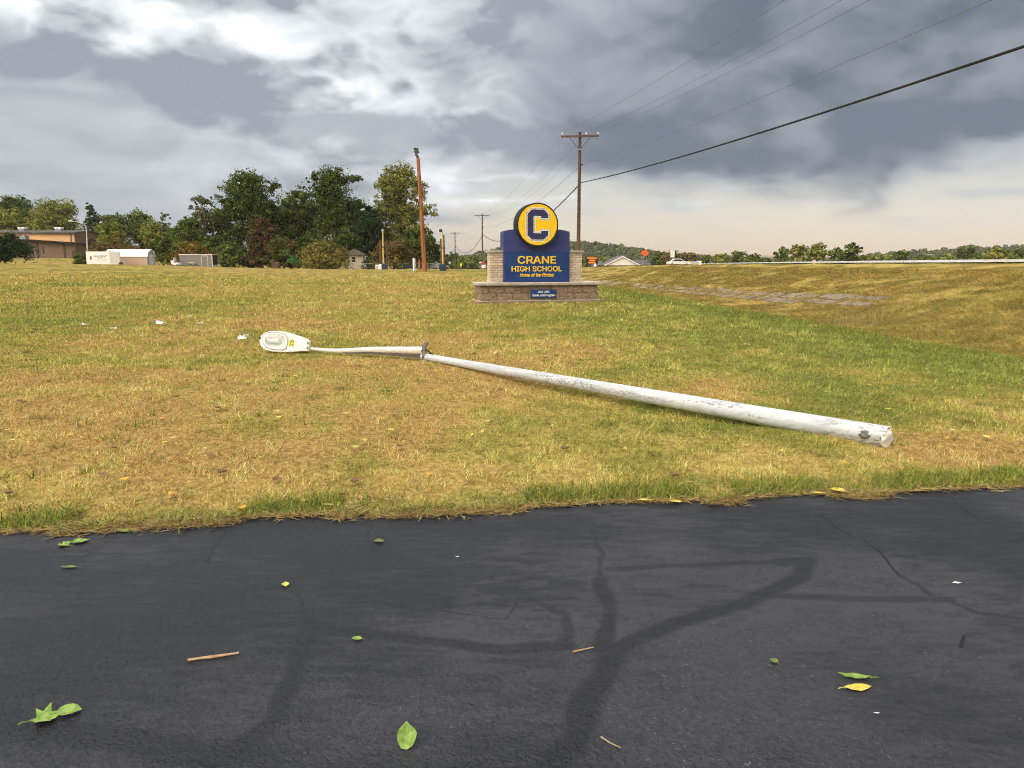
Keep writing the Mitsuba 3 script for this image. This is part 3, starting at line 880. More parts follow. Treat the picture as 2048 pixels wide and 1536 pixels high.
# cobra head lying on its side, underside to the viewer
hx = 0.40
out = [(0.40, 0.052), (0.33, 0.085), (0.20, 0.120), (0.05, 0.158), (-0.10, 0.175), (-0.24, 0.165), (-0.34, 0.125), (-0.395, 0.06), (-0.405, -0.02), (-0.38, -0.09), (-0.31, -0.145), (-0.18, -0.168), (0.0, -0.166), (0.14, -0.150), (0.28, -0.128), (0.40, -0.118)]
op = Polygon(out).buffer(0.02).buffer(-0.02)
layers = [(op, 0.0, 1.0), (op.buffer(0.006), 0.03, 1.0), (op.buffer(0.004), 0.09, 1.0), (op.buffer(-0.03), 0.15, 1.0), (op.buffer(-0.075), 0.185, 1.0)]
def resample(poly, n=72):
    l = poly.exterior
    # start each ring at the same bearing
    c = np.array(op.centroid.coords[0])
    pts = np.array([l.interpolate(t, normalized=True).coords[0] for t in np.linspace(0, 1, n * 6, endpoint=False)])
    th = np.arctan2(pts[:, 1] - c[1], pts[:, 0] - c[0])
    tg = np.linspace(-np.pi, np.pi, n, endpoint=False)
    o = np.argsort(th)
    th, pts = th[o], pts[o]
    return np.stack([np.interp(tg, np.r_[th - 2 * np.pi, th, th + 2 * np.pi], np.tile(pts[:, i], 3)) for i in (0, 1)], 1)
rings = [resample(p) for p, _, _ in layers]
n = 72
V = np.concatenate([np.column_stack([r[:, 0], np.full(n, d), r[:, 1]]) for r, (_, d, _) in zip(rings, layers)])
Fc = []
for i in range(len(layers) - 1):
    for j in range(n):
        a, b = i * n + j, i * n + (j + 1) % n
        Fc += [[a, b, b + n], [a, b + n, a + n]]
V = np.vstack([V, [[0, 0.195, 0]]])
Fc += [[(len(layers) - 1) * n + j, (len(layers) - 1) * n + (j + 1) % n, len(V) - 1] for j in range(n)]
shell = trimesh.Trimesh(V, Fc, process=False)
Hc = np.array([H0[0], H0[1], H0[2]]) + np.array([-0.41, -0.02, 0.185])
HT = trimesh.transformations.translation_matrix(Hc) @ trimesh.transformations.rotation_matrix(math.radians(4), [0, 1, 0]) @ trimesh.transformations.rotation_matrix(math.radians(-12), [1, 0, 0])


def hp(m):
    m = m.copy(); m.apply_transform(HT); return m


hd = put(lp, 'lamp_head', hp(shell), 'mat_white_paint', smooth=50)
lens = Polygon([(-0.345, 0.03), (-0.33, 0.09), (-0.26, 0.130), (-0.12, 0.142), (0.0, 0.115), (0.045, 0.06), (0.05, -0.02), (0.03, -0.10), (-0.02, -0.128), (-0.2, -0.128), (-0.29, -0.10), (-0.335, -0.04)]).buffer(0.02).buffer(-0.02)
door = extrude(op.buffer(-0.004).difference(lens), 0.012)
put(hd, 'door_frame', hp(door), 'mat_white_paint')
gasket = extrude(lens.buffer(0.012).difference(lens.buffer(-0.002)), 0.017)
put(hd, 'gasket', hp(gasket), 'mat_galv')
bez = extrude(lens.buffer(-0.002).difference(lens.buffer(-0.028)), 0.024)
put(hd, 'lens_rim', hp(bez), 'mat_white_paint')
# reflector bowl and the sagging glass lens over it
def bowl(poly, d0, dmax, n=48, k=9, sgn=1):
    base = np.array([poly.exterior.interpolate(t, normalized=True).coords[0] for t in np.linspace(0, 1, n, endpoint=False)])
    c = base.mean(0)
    V = []
    for i in range(k):
        f = i / k
        V.append(np.column_stack([c[0] + (base[:, 0] - c[0]) * (1 - f), np.full(n, d0 + sgn * dmax * (1 - (1 - f) ** 2.4)), c[1] + (base[:, 1] - c[1]) * (1 - f)]))
    V = np.concatenate(V + [[[c[0], d0 + sgn * dmax, c[1]]]])
    Fc = []
    for i in range(k - 1):
        for j in range(n):
            a, b = i * n + j, i * n + (j + 1) % n
            Fc += [[a, b, b + n], [a, b + n, a + n]]
    Fc += [[(k - 1) * n + j, (k - 1) * n + (j + 1) % n, len(V) - 1] for j in range(n)]
    return trimesh.Trimesh(V, Fc, process=False)
scene['mat_reflector'] = M((0.82, 0.82, 0.80), 0.45, 0.3)
put(hd, 'reflector', hp(bowl(lens.buffer(-0.027), -0.004, 0.13)), 'mat_reflector', smooth=True)
scene['mat_lens'] = {'type': 'thindielectric', 'int_ior': 1.5}
put(hd, 'lens', hp(bowl(lens.buffer(-0.028), -0.020, 0.030, sgn=-1)), 'mat_lens', smooth=True)
bulb = trimesh.creation.capsule(height=0.13, radius=0.03, count=[16, 12]); bulb.apply_transform(trimesh.transformations.rotation_matrix(math.pi / 2, [0, 1, 0])); bulb.apply_translation([-0.20, 0.055, 0.01])
put(hd, 'bulb', hp(bulb), 'mat_insulator', smooth=True)
stk = sbox(0.075, -0.062, 0.155, 0.042); 
scene['mat_sticker'] = M((0.92, 0.80, 0.03), 0.4)
stm = extrude(stk, 0.0145)
sk = put(hd, 'number_sticker', hp(stm), 'mat_sticker')
tx = meshkit.text_mesh('25', 0.062, 0.002, True)
tx.apply_translation([-tx.bounds.mean(0)[0], -tx.bounds.mean(0)[1], 0])
tx.apply_transform(trimesh.transformations.rotation_matrix(math.pi / 2, [0, 0, 1]))
tx.apply_transform(STAND)
tx.apply_translation([0.115, -0.0145, -0.010])
put(hd, 'number', hp(tx), 'mat_black')
put(hd, 'latch', hp(box(0.365, 0.385, -0.03, -0.01, -0.09, -0.05)), 'mat_steel_dark')
put(hd, 'latch', hp(box(0.365, 0.385, -0.03, -0.01, -0.01, 0.03)), 'mat_steel_dark')
put(hd, 'latch', hp(box(-0.41, -0.385, -0.022, -0.002, 0.02, 0.05)), 'mat_black')
put(hd, 'screw', hp(box(0.265, 0.275, -0.016, -0.011, -0.045, -0.035)), 'mat_dark_metal')

# ------------------------------------------------------------------ trees
PAL = {
    'dark': [(0.040, 0.056, 0.013), (0.055, 0.076, 0.018), (0.074, 0.098, 0.023), (0.028, 0.040, 0.011)],
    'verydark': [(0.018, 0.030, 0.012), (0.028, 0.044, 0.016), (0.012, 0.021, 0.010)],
    'mid': [(0.060, 0.085, 0.020), (0.085, 0.110, 0.026), (0.045, 0.066, 0.018), (0.105, 0.125, 0.032)],
    'light': [(0.115, 0.135, 0.028), (0.140, 0.150, 0.032), (0.085, 0.105, 0.024), (0.165, 0.165, 0.040)],
    'olive': [(0.130, 0.135, 0.034), (0.165, 0.165, 0.044), (0.095, 0.104, 0.025), (0.195, 0.190, 0.060), (0.070, 0.082, 0.020)],
    'grey': [(0.105, 0.115, 0.062), (0.075, 0.086, 0.040), (0.140, 0.140, 0.085), (0.055, 0.066, 0.028)],
    'red': [(0.088, 0.044, 0.028), (0.072, 0.038, 0.022), (0.100, 0.056, 0.034), (0.045, 0.050, 0.018), (0.055, 0.062, 0.022)],
    'rust': [(0.150, 0.080, 0.024), (0.110, 0.090, 0.022), (0.085, 0.085, 0.020), (0.175, 0.095, 0.030), (0.060, 0.068, 0.016)],
    'brown': [(0.105, 0.080, 0.026), (0.075, 0.062, 0.020), (0.130, 0.085, 0.030), (0.055, 0.050, 0.016)],
}


def leaf_cloud(cent, rad, n_clump, per, leaf, pal, r, droop=0.0, fill=0.25):
    """clumps of small rhombic leaves on the shell of ellipsoid lobes; returns vertices, triangles, colours"""
    cent, rad = np.asarray(cent, float), np.asarray(rad, float)
    wgt = (rad.prod(1)) ** 0.66
    which = r.choice(len(cent), n_clump, p=wgt / wgt.sum())
    d = r.normal(size=(n_clump, 3)); d /= np.linalg.norm(d, axis=1, keepdims=True)
    d[:, 2] = np.where(d[:, 2] < -0.35, -d[:, 2] * 0.6, d[:, 2])
    shell = np.where(r.random(n_clump) < fill, r.uniform(0.1, 0.7, n_clump), r.uniform(0.78, 1.05, n_clump))
    cc = cent[which] + d * rad[which] * shell[:, None]
    cr = rad[which].min(1) * r.choice([0.18, 0.26, 0.36, 0.46], n_clump) * r.uniform(0.8, 1.2, n_clump)
    pal = np.asarray(pal) * 1.75
    ccol = pal[r.integers(len(pal), size=n_clump)] * np.exp(r.normal(0, 0.22, (n_clump, 1)))
    q = np.repeat(np.arange(n_clump), per)
    n = len(q)
    e = r.normal(size=(n, 3)); e /= np.linalg.norm(e, axis=1, keepdims=True)
    p = cc[q] + e * (cr[q] * r.random(n) ** 0.45)[:, None] * [1.15, 1.15, 0.8]
    p[:, 2] -= droop * r.random(n) * cr[q]
    nrm = d[q] * 0.5 + e * 0.5 + r.normal(0, 0.55, (n, 3)); nrm /= np.linalg.norm(nrm, axis=1, keepdims=True)
    a = np.cross(nrm, r.normal(size=(n, 3))); a /= np.linalg.norm(a, axis=1, keepdims=True)
    b = np.cross(nrm, a)
    L = leaf * r.uniform(0.6, 1.35, n)[:, None] * np.where(shell[q] < 0.72, 1.9, 1.0)[:, None]
    V = np.stack([p - a * L, p - b * L * 0.6, p + a * L, p + b * L * 0.6], 1).reshape(-1, 3)
    i = np.arange(n)[:, None] * 4
    Fc = np.concatenate([i + [0, 1, 2], i + [0, 2, 3]])
    col = np.repeat(np.clip(ccol[q] * np.exp(r.normal(0, 0.20, (n, 1))), 0.004, 0.5), 4, 0)
    return V, Fc, col


def tree(name, label, px, half, top, Y, style, seed, base=None, trunk_frac=0.14, lobes=10, cat_='tree', group=None, shape='round', leaf=None, density=1.0, trunk=True, extra=None, far=False, fill=0.25, droop=0.0, skirt=True):
    fill = fill + 0.10
    """px, half, top: middle, half width and top of its crown as the photograph shows them, at distance Y"""
    r = np.random.default_rng(seed)
    a = at(px, 512, Y)
    x = a[0]
    R = half / F * Y * math.hypot(1, (px - 1024) / F) ** 0.3
    zt = 1.55 + (512 - top) / F * Y
    zb = gz(x, Y) if base is None else base
    H = zt - zb
    zc0 = zb + trunk_frac * H
    cs, rs = [], []
    if shape == 'round':
        for k in range(lobes):
            t = (k + 0.5) / lobes
            zz = zc0 + (zt - zc0) * (0.12 + 0.80 * t)
            prof = math.sin(math.pi * min(1, 0.20 + 0.70 * t)) ** 0.6
            th = k * 2.4 + r.uniform(-0.5, 0.5)
            rr = R * r.uniform(0.42, 0.58) * (0.78 + 0.35 * prof)
            off = max(0.0, R * prof - rr) * r.uniform(0.75, 1.05)
            cs.append([x + off * math.cos(th), Y + off * math.sin(th) * 0.8, min(zz, zt - rr * 0.75)])
            rs.append([rr, rr, rr * r.uniform(0.65, 0.9)])
        if skirt:
            for j in range(5):
                th = j * 1.26 + 0.4
                cs.append([x + R * 0.55 * math.cos(th), Y + R * 0.5 * math.sin(th), zb + H * 0.13]); rs.append([R * 0.48, R * 0.45, H * 0.15])
        cs.append([x, Y, (zc0 + zt) / 2]); rs.append([R * 0.70, R * 0.66, (zt - zc0) * 0.44])
    elif shape == 'dome':
        cs.append([x, Y, zb + H * 0.30]); rs.append([R * 0.92, R * 0.9, H * 0.66])
        for k in range(lobes):
            th = k * 2.4
            u = 0.25 + 0.65 * ((k * 0.618) % 1)
            cs.append([x + R * 0.62 * u * math.cos(th), Y + R * 0.6 * u * math.sin(th), zb + H * (0.80 - 0.42 * u)])
            rs.append([R * 0.36, R * 0.36, H * 0.24])
    elif shape == 'cone':
        for k in range(lobes):
            t = k / (lobes - 1)
            cs.append([x + r.normal(0, R * 0.14), Y + r.normal(0, R * 0.1), zb + H * (0.2 + 0.74 * t)])
            rr = R * (1.0 - 0.72 * t)
            rs.append([rr, rr, H * 0.12])
    if extra:
        for (ex, ey, er) in extra:      # side lobes named by where they show
            q = at(ex, ey, Y)
            er = er / F * Y
            cs.append([q[0], Y + r.uniform(-1, 1) * er * 0.5, q[2]]); rs.append([er, er, er * 0.85])
    cs, rs = np.array(cs), np.array(rs)
    leaf = leaf or max(0.10, Y / 773 * 0.95)
    area = (rs.prod(1) ** 0.66).sum()
    n_leaf = int(np.clip(area * 6.0 * density / leaf ** 2, 1800, 24000 if not far else 6500))
    per = 26
    V, Fc, C = leaf_cloud(cs, rs, max(30, n_leaf // per), per, leaf, np.array(PAL[style] if isinstance(style, str) else style) * (0.92 if far else 1.0), r, droop, fill)
    k = thing(name, label, cat_, group)
    scene[f'{k}__crown'] = mikit.ply(trimesh.Trimesh(V, Fc, process=False), 'mat_far_foliage' if far else 'mat_foliage', color=C)
    if trunk:
        tr = max(0.05, 0.028 * H)
        zt_ = zb + max(trunk_frac, 0.3) * H + 0.25 * H
        ms = [tube([[x, Y, zb - 0.4], [x + 0.02 * H, Y, zb + 0.25 * H], [x, Y, zt_]], [tr * 1.3, tr, tr * 0.45], 8)]
        for j in range(min(6, len(cs))):
            p = cs[j]
            s0 = np.array([x, Y, zb + H * (0.18 + 0.05 * j)])
            ms.append(tube([s0, s0 * 0.5 + p * 0.5 + [0, 0, -0.03 * H], p], [tr * 0.5, tr * 0.32, tr * 0.12], 6))
        put(k, 'trunk', cat(ms), 'mat_bark', smooth=True)
    return k


TG = 'trees at the far side of the lawn'
# big wood left of the middle
tree('tree', 'tallest broad dark green tree crown, standing above the red tree', 500, 66, 346, 148, 'dark', 1, lobes=12, extra=[(470, 385, 26), (500, 365, 24), (545, 375, 17), (530, 425, 36), (450, 430, 30), (478, 470, 38)])
tree('tree', 'thin grey-green tree with open twigs left of the tallest dark crown', 412, 34, 390, 150, 'grey', 2, density=0.55, fill=0.1, extra=[(395, 400, 12), (432, 398, 13), (408, 440, 26), (385, 460, 24)])
tree('tree', 'olive green spreading tree beside the grey-green tree, above the grey trailer', 378, 34, 436, 143, 'mid', 3, extra=[(362, 470, 22), (400, 480, 24)])
tree('tree', 'dark green tree with three knobbly tops in front of the olive sycamore', 668, 62, 338, 150, 'dark', 4, lobes=10, extra=[(598, 392, 22), (606, 425, 24), (632, 360, 17), (672, 356, 18), (708, 362, 19), (602, 398, 20), (650, 400, 28), (700, 420, 32), (655, 455, 38), (715, 470, 30)])
tree('tree', 'middle green tree filling the gap between the two tallest dark crowns', 582, 44, 393, 156, 'mid', 5, extra=[(560, 430, 26), (610, 430, 28), (585, 470, 34)])
tree('tree', 'large olive sycamore with a loose domed crown behind the orange pole', 802, 58, 332, 158, 'olive', 6, lobes=13, density=0.95, fill=0.15, extra=[(770, 372, 25), (800, 356, 24), (832, 372, 22), (852, 425, 25), (800, 430, 40), (822, 470, 34), (765, 420, 24)])
tree('tree', 'very dark evergreen between the knobbly topped tree and the sycamore', 742, 32, 408, 140, 'verydark', 7, trunk_frac=0.1, extra=[(735, 450, 24), (752, 490, 28), (725, 505, 22)])
tree('tree', 'dark low tree standing behind the orange pole at the right of the wood', 838, 40, 452, 150, 'dark', 8, trunk_frac=0.1, extra=[(855, 495, 22), (830, 505, 22)])
tree('tree', 'small dark green tree at the right end of the wood, left of the dark poles', 872, 20, 488, 165, 'dark', 9, trunk_frac=0.1)
tree('tree', 'dark red leaved tree in front of the tallest dark crown', 522, 32, 430, 130, 'red', 10, trunk_frac=0.15, density=0.7, extra=[(508, 480, 18), (540, 462, 18), (515, 510, 18)])
tree('tree', 'green tree with a reddish brown top right of the red tree', 566, 36, 472, 128, [(0.055, 0.080, 0.02), (0.075, 0.095, 0.024), (0.10, 0.055, 0.028), (0.040, 0.058, 0.016)], 11, trunk_frac=0.12)
tree('willow_bush', 'domed olive yellow bush with drooping twigs left of the tan house', 647, 54, 473, 122, [(0.145, 0.125, 0.034), (0.115, 0.105, 0.028), (0.175, 0.145, 0.045), (0.080, 0.080, 0.022)], 12, shape='dome', cat_='bush', droop=1.2, density=1.2)
tree('tree', 'rounded olive brown tree behind the yellow post with padded foot, left one', 787, 44, 476, 124, 'brown', 13, shape='dome', trunk_frac=0.2)
tree('shrub', 'rusty orange shrub directly behind the grey trailer', 388, 44, 482, 132, 'rust', 14, shape='dome', cat_='shrub')
tree('shrub', 'green rounded shrub between the grey trailer and the red tree', 458, 34, 482, 130, 'mid', 15, shape='dome', cat_='shrub')
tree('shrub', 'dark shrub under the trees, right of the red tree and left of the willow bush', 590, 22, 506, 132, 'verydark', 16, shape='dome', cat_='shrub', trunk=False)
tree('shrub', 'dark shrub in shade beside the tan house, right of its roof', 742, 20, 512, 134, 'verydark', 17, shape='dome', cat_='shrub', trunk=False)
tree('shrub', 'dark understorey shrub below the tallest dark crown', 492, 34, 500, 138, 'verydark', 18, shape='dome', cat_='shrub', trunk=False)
for i, (px, hw, tp, Y, st, lb) in enumerate([(430, 34, 470, 139, 'dark', 'dark green understorey bush right of the rusty shrub'), (545, 40, 468, 141, 'dark', 'dark green understorey bush behind the red tree'), (620, 40, 462, 141, 'dark', 'dark green understorey bush behind the willow bush, left part'),
                                             (690, 40, 455, 143, 'dark', 'dark green understorey bush above the tan house roof'), (778, 36, 470, 142, 'verydark', 'very dark bush behind the rounded brown tree'), (360, 34, 478, 140, 'mid', 'green understorey bush left of the rusty shrub'), (815, 40, 468, 144, 'dark', 'dark green understorey bush left of the orange pole')]):
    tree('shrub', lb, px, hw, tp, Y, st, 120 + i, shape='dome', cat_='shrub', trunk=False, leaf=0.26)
tree('sapling', 'bright green sapling with a flat crown on a thin trunk', 587, 12, 513, 116, [(0.055, 0.13, 0.035), (0.045, 0.11, 0.035), (0.07, 0.15, 0.04)], 19, shape='dome', base=0.05, cat_='sapling', leaf=0.12, trunk=False)
sk_ = [k for k in labels if k.startswith('sapling')][0]
q = at(587, 520, 116)
C0 = scene[sk_ + '__crown']
put(sk_, 'trunk', tube([[q[0], 116, -0.5], [q[0], 116, 1.1]], [0.07, 0.05], 8), 'mat_bark', smooth=True)
for i, (px, hw, tp, Y, st, lb) in enumerate([(548, 34, 404, 158, 'dark', 'dark tree filling the wood right of the tallest broad crown'), (622, 34, 402, 160, 'mid', 'green tree half hidden behind the knobbly topped dark tree'), (452, 36, 424, 156, 'dark', 'dark tree left of the tallest crown, below the grey-green tree'),
                                             (716, 34, 405, 160, 'dark', 'dark tree between the knobbly topped tree and the olive sycamore'), (764, 30, 420, 161, 'olive', 'olive tree at the left foot of the large sycamore'), (352, 26, 470, 152, 'mid', 'green low tree at the left end of the wood')]):
    tree('tree', lb, px, hw, tp, Y, st, 140 + i, trunk_frac=0.05)
# left, behind the tan building
tree('tree', 'dark tall tree at the far left edge, rearmost behind the tan building', 34, 52, 396, 262, 'dark', 21, lobes=8)
tree('tree', 'yellow green round tree behind the left end of the tan building', 26, 44, 418, 238, 'light', 22, lobes=8)
tree('tree', 'broad yellow green tree behind the middle of the tan building roof', 116, 52, 408, 240, 'light', 23, lobes=10, extra=[(90, 425, 20), (140, 420, 22)])
tree('tree', 'dark blue green conifer with layered boughs behind the building gable', 190, 22, 404, 236, [(0.035, 0.055, 0.028), (0.05, 0.075, 0.035), (0.025, 0.04, 0.02)], 24, shape='cone', lobes=12)
tree('tree', 'middle green tree right of the layered conifer', 236, 40, 428, 205, 'mid', 25, lobes=9)
tree('tree', 'dull green tree behind the white roofed shed, next to the middle green tree', 288, 40, 424, 215, 'mid', 26, lobes=9)
tree('tree', 'brownish grey thin tree right of the shed, against the pale sky', 334, 22, 428, 210, 'grey', 27, density=0.6)
tree('tree', 'bright yellow green tree right behind the shed roof', 306, 30, 446, 180, 'light', 28)
tree('tree', 'olive green tree in front of the gable end of the tan building', 228, 30, 445, 160, 'light', 29, trunk_frac=0.15)
tree('shrub', 'wide olive shrub behind the white trailer', 232, 48, 478, 146, 'brown', 30, shape='dome', cat_='shrub')
tree('shrub', 'dark green shrub right of the shed, left of the grey trailer', 325, 30, 470, 142, 'dark', 31, shape='dome', cat_='shrub')
tree('shrub', 'low green hedge bush left of the white trailer', 160, 14, 503, 134, 'mid', 32, shape='dome', cat_='shrub', trunk=False)
tree('bush', 'big dark bush cut by the left edge of the picture', 8, 52, 464, 112, 'verydark', 33, shape='dome', cat_='bush', density=1.6, trunk=False)
tree('tree', 'green tree between the shed and the olive spreading tree', 345, 24, 455, 165, 'mid', 34)
# right, beyond the highway
RT = 'low trees beyond the highway'
right = [(1318, 20, 501, 260, 'mid', 'dark green tree just right of the orange road sign'), (1345, 26, 503, 255, 'brown', 'brownish tree behind the white road sign'),
         (1378, 26, 503, 250, 'brown', 'brownish green tree behind the parked white car'), (1408, 16, 510, 245, 'mid', 'small green tree right of the parked vehicles beyond the highway'),
         (1442, 24, 506, 240, 'light', 'light green tree right of the small gap in the tree line'), (1475, 22, 500, 236, 'mid', 'pointed green tree in the middle of the right tree line'),
         (1502, 22, 506, 232, 'mid', 'round green tree left of the dip in the right tree line'), (1530, 22, 513, 230, 'dark', 'low dark tree in the dip of the right tree line'),
         (1568, 22, 493, 215, 'mid', 'green tree at the left of the tallest clump beyond the highway'), (1596, 24, 488, 205, 'olive', 'olive tree second in the tallest clump beyond the highway'),
         (1632, 26, 485, 200, 'light', 'tallest yellow green tree beyond the highway, right of the pale flag sign'), (1672, 22, 494, 198, 'mid', 'green tree behind the pale flag sign gap, right of the tallest clump'),
         (1703, 24, 488, 190, 'dark', 'dark spreading tree at the right end of the tallest clump'), (1738, 20, 507, 210, 'olive', 'low olive tree right of the dark spreading tree'),
         (1768, 20, 508, 215, 'light', 'small yellow green tree before the far right hill'), (1803, 20, 501, 190, 'dark', 'lone dark tree in front of the far right hill'),
         (1850, 28, 510, 230, 'mid', 'low green tree right of the lone dark tree'), (1895, 28, 509, 235, 'light', 'light green low tree under the far right hill'),
         (1932, 26, 488, 380, 'dark', 'dark tree sticking up on the far right hill'), (1950, 24, 508, 225, 'mid', 'middle green tree left of the brown-green one near the right edge'),
         (1995, 30, 494, 190, 'olive', 'brownish olive tree near the right edge of the picture'), (2040, 28, 496, 185, 'mid', 'green tree cut by the right edge of the picture')]
for i, (px, hw, tp, Y, st, lb) in enumerate(right):
    tree('tree', lb, px, hw, tp, Y, st, 60 + i, lobes=7, trunk_frac=0.12, far=True, group=RT)
for i, (px, hw, tp, Y, st, lb) in enumerate([(905, 26, 505, 300, 'dark', 'dark low tree behind the utility poles, left of the second pole'), (945, 26, 510, 320, 'mid', 'green low tree behind the foot of the second utility pole'),
                                             (985, 24, 512, 330, 'mid', 'green low tree right of the second utility pole'), (1012, 22, 514, 330, 'light', 'light green low tree touching the left column of the sign'), (925, 22, 515, 280, 'mid', 'green bush behind the yellow road sign'), (1150, 26, 514, 300, 'dark', 'dark tree seen right behind the right column of the sign'), (1200, 24, 514, 300, 'olive', 'olive tree behind the amber message board'), (1175, 20, 518, 260, 'mid', 'green tree behind the message board, left of the olive one')]):
    tree('tree', lb, px, hw, tp, Y, st, 90 + i, lobes=6, trunk_frac=0.1, far=True)

# ------------------------------------------------------------------ wooded hills
def hill_mesh(prof, Y0, Y1, zb):
    xs = np.linspace(prof[0][0], prof[-1][0], 90)
    tops = np.interp(xs, [p[0] for p in prof], [p[1] for p in prof])
    ts = np.linspace(0, 1, 26)
    V = []
    for t in ts:
        Y = Y0 + (Y1 - Y0) * t
        X = (xs - 1024) / F * (Y0 + Y1) / 2
        z = zb + ((1.55 + (512 - tops) / F * (Y0 + Y1) / 2 - 8.0) - zb) * math.sin(math.pi * t) ** 0.8
        V.append(np.column_stack([X, np.full_like(X, Y), np.maximum(z, zb)]))
    V = np.vstack(V)
    m = len(xs)
    i = (np.arange(len(ts) - 1)[:, None] * m + np.arange(m - 1)[None]).ravel()
    Fc = np.concatenate([np.stack([i, i + 1, i + m + 1], 1), np.stack([i, i + m + 1, i + m], 1)])
    return trimesh.Trimesh(V, Fc, process=False)


mat('mat_hill', grain((0.05, 0.06, 0.025), (0.075, 0.085, 0.03), 0.05, 0.05, 0.05), 0.95)
HILLS = [([(820, 532), (880, 524), (930, 514), (960, 506), (1000, 499), (1040, 490), (1100, 486), (1180, 488), (1230, 493), (1290, 504), (1340, 511), (1400, 514), (1480, 518), (1560, 522)], 760, 1100, -14),
         ([(1620, 520), (1700, 514), (1760, 508), (1830, 502), (1900, 497), (1960, 496), (2048, 491), (2200, 484), (2500, 478)], 900, 1300, -14)]
for hi, (prof, Y0, Y1, zb) in enumerate(HILLS):
    hm = hill_mesh(prof, Y0, Y1, zb)
    put(struct('hill'), None, hm, 'mat_hill', smooth=True)
    r = np.random.default_rng(300 + hi)
    tri = hm.triangles_center
    front = (tri[:, 1] < (Y0 + Y1) / 2 + 40) & (tri[:, 2] > zb + 1)
    A = hm.area_faces * front
    nT = 950
    pick = r.choice(len(A), nT, p=A / A.sum())
    tv = hm.triangles[pick]
    u, v_ = r.random((2, nT)); fl = u + v_ > 1; u, v_ = np.where(fl, 1 - u, u), np.where(fl, 1 - v_, v_)
    P = tv[:, 0] + u[:, None] * (tv[:, 1] - tv[:, 0]) + v_[:, None] * (tv[:, 2] - tv[:, 0])
    hgt = r.uniform(6, 11, nT)
    rad = np.column_stack([r.uniform(3.5, 6, nT), r.uniform(3.5, 6, nT), hgt * 0.48])
    pl_ = np.array([(0.040, 0.062, 0.028), (0.052, 0.072, 0.030), (0.062, 0.075, 0.028), (0.035, 0.052, 0.026), (0.075, 0.080, 0.028)]) * 1.5
    Vs, Fs, Cs, o = [], [], [], 0
    per = 46
    cc = P + np.column_stack([0 * hgt, 0 * hgt, hgt * 0.55])
    e = r.normal(size=(nT, per, 3)); e /= np.linalg.norm(e, axis=2, keepdims=True)
    e[..., 2] = np.where(e[..., 2] < -0.3, -e[..., 2], e[..., 2])
    p = cc[:, None] + e * rad[:, None] * r.uniform(0.75, 1.08, (nT, per, 1))
    nrm = e + r.normal(0, 0.35, e.shape); nrm /= np.linalg.norm(nrm, axis=2, keepdims=True)
    a = np.cross(nrm, r.normal(size=e.shape)); a /= np.linalg.norm(a, axis=2, keepdims=True)
    b = np.cross(nrm, a)
    L = r.uniform(1.0, 1.9, (nT, per, 1))
    V = np.stack([p - a * L, p - b * L * 0.7, p + a * L, p + b * L * 0.7], 2).reshape(-1, 3)
    i = np.arange(nT * per)[:, None] * 4
    Fc = np.concatenate([i + [0, 1, 2], i + [0, 2, 3]])
    tc = pl_[r.integers(len(pl_), size=nT)] * np.exp(r.normal(0, 0.18, (nT, 1)))
    C = np.repeat(np.clip(np.repeat(tc, per, 0) * np.exp(r.normal(0, 0.15, (nT * per, 1))), 0.004, 0.3), 4, 0)
    k = struct('hill_forest', 'stuff', ['far dark green wooded ridge behind the sign', 'far blue green wooded ridge at the right'][hi])
    labels[k]['category'] = 'forest'
    scene[k] = mikit.ply(trimesh.Trimesh(V, Fc, process=False), 'mat_far_foliage', color=C)

# ------------------------------------------------------------------ utility poles and wires
def utility_pole(label, px, top, Y, zb=None, arm=1.42, rbase=0.17, insul=True):
    q = at(px, top, Y)
    x, zt = q[0], q[2]
    zb = gz(x, Y) if zb is None else zb
    k = thing('utility_pole', label, 'utility pole', 'wooden utility poles along the highway')
    put(k, 'post', tube([[x, Y, zb - 0.3], [x, Y, zt]], [rbase, rbase * 0.62], 14), 'mat_pole_wood', smooth=40)
    za = zt - 0.33
    rot = -0.12
    put(k, 'crossarm', place(box(-arm, arm, -0.23, -0.11, -0.07, 0.07), [x, Y, za], rot), 'mat_pole_wood')
    for s in (-1, 1):
        put(k, 'brace', place(tube([[s * arm * 0.56, -0.25, -0.08], [s * 0.06, -0.20, -0.95]], 0.022, 6), [x, Y, za], rot), 'mat_dark_metal')
    tips = []
    for o in (-arm * 0.95, 0.46, arm * 0.95):
        ins = trimesh.creation.revolve(np.array([[0.0, 0.0], [0.035, 0.0], [0.035, 0.05], [0.09, 0.07], [0.10, 0.12], [0.05, 0.15], [0.045, 0.18], [0.0, 0.20]]), sections=12)
        put(k, 'insulator', place(cat(ins), [x + o * math.cos(rot), Y - 0.17 + o * math.sin(rot), za + 0.07], 0), 'mat_insulator', smooth=40)
        tips.append(np.array([x + o * math.cos(rot), Y - 0.17 + o * math.sin(rot), za + 0.26]))
    if insul:
        v = place(cat(box(-0.16, -0.0, -0.22, -0.20, -0.0, 0.04), box(0.0, 0.16, -0.22, -0.20, 0.0, 0.04)), [x, Y, za - 0.99], rot)
        put(k, 'brace_plate', box(x - 0.13, x + 0.13, Y - 0.20, Y - 0.15, za - 1.02, za - 0.92), 'mat_galv')
        put(k, 'bracket', box(x + 0.10, x + 0.26, Y - 0.05, Y + 0.05, za - 2.12, za - 2.02), 'mat_dark_metal')
    return {'x': x, 'Y': Y, 'tips': tips, 'neutral': np.array([x + 0.18, Y, za - 2.05]), 'cable': np.array([x + 0.12, Y - 0.1, 1.55 + (0.615 if zb > -1 else 0.615) * 0 + (za - 3.75)])}


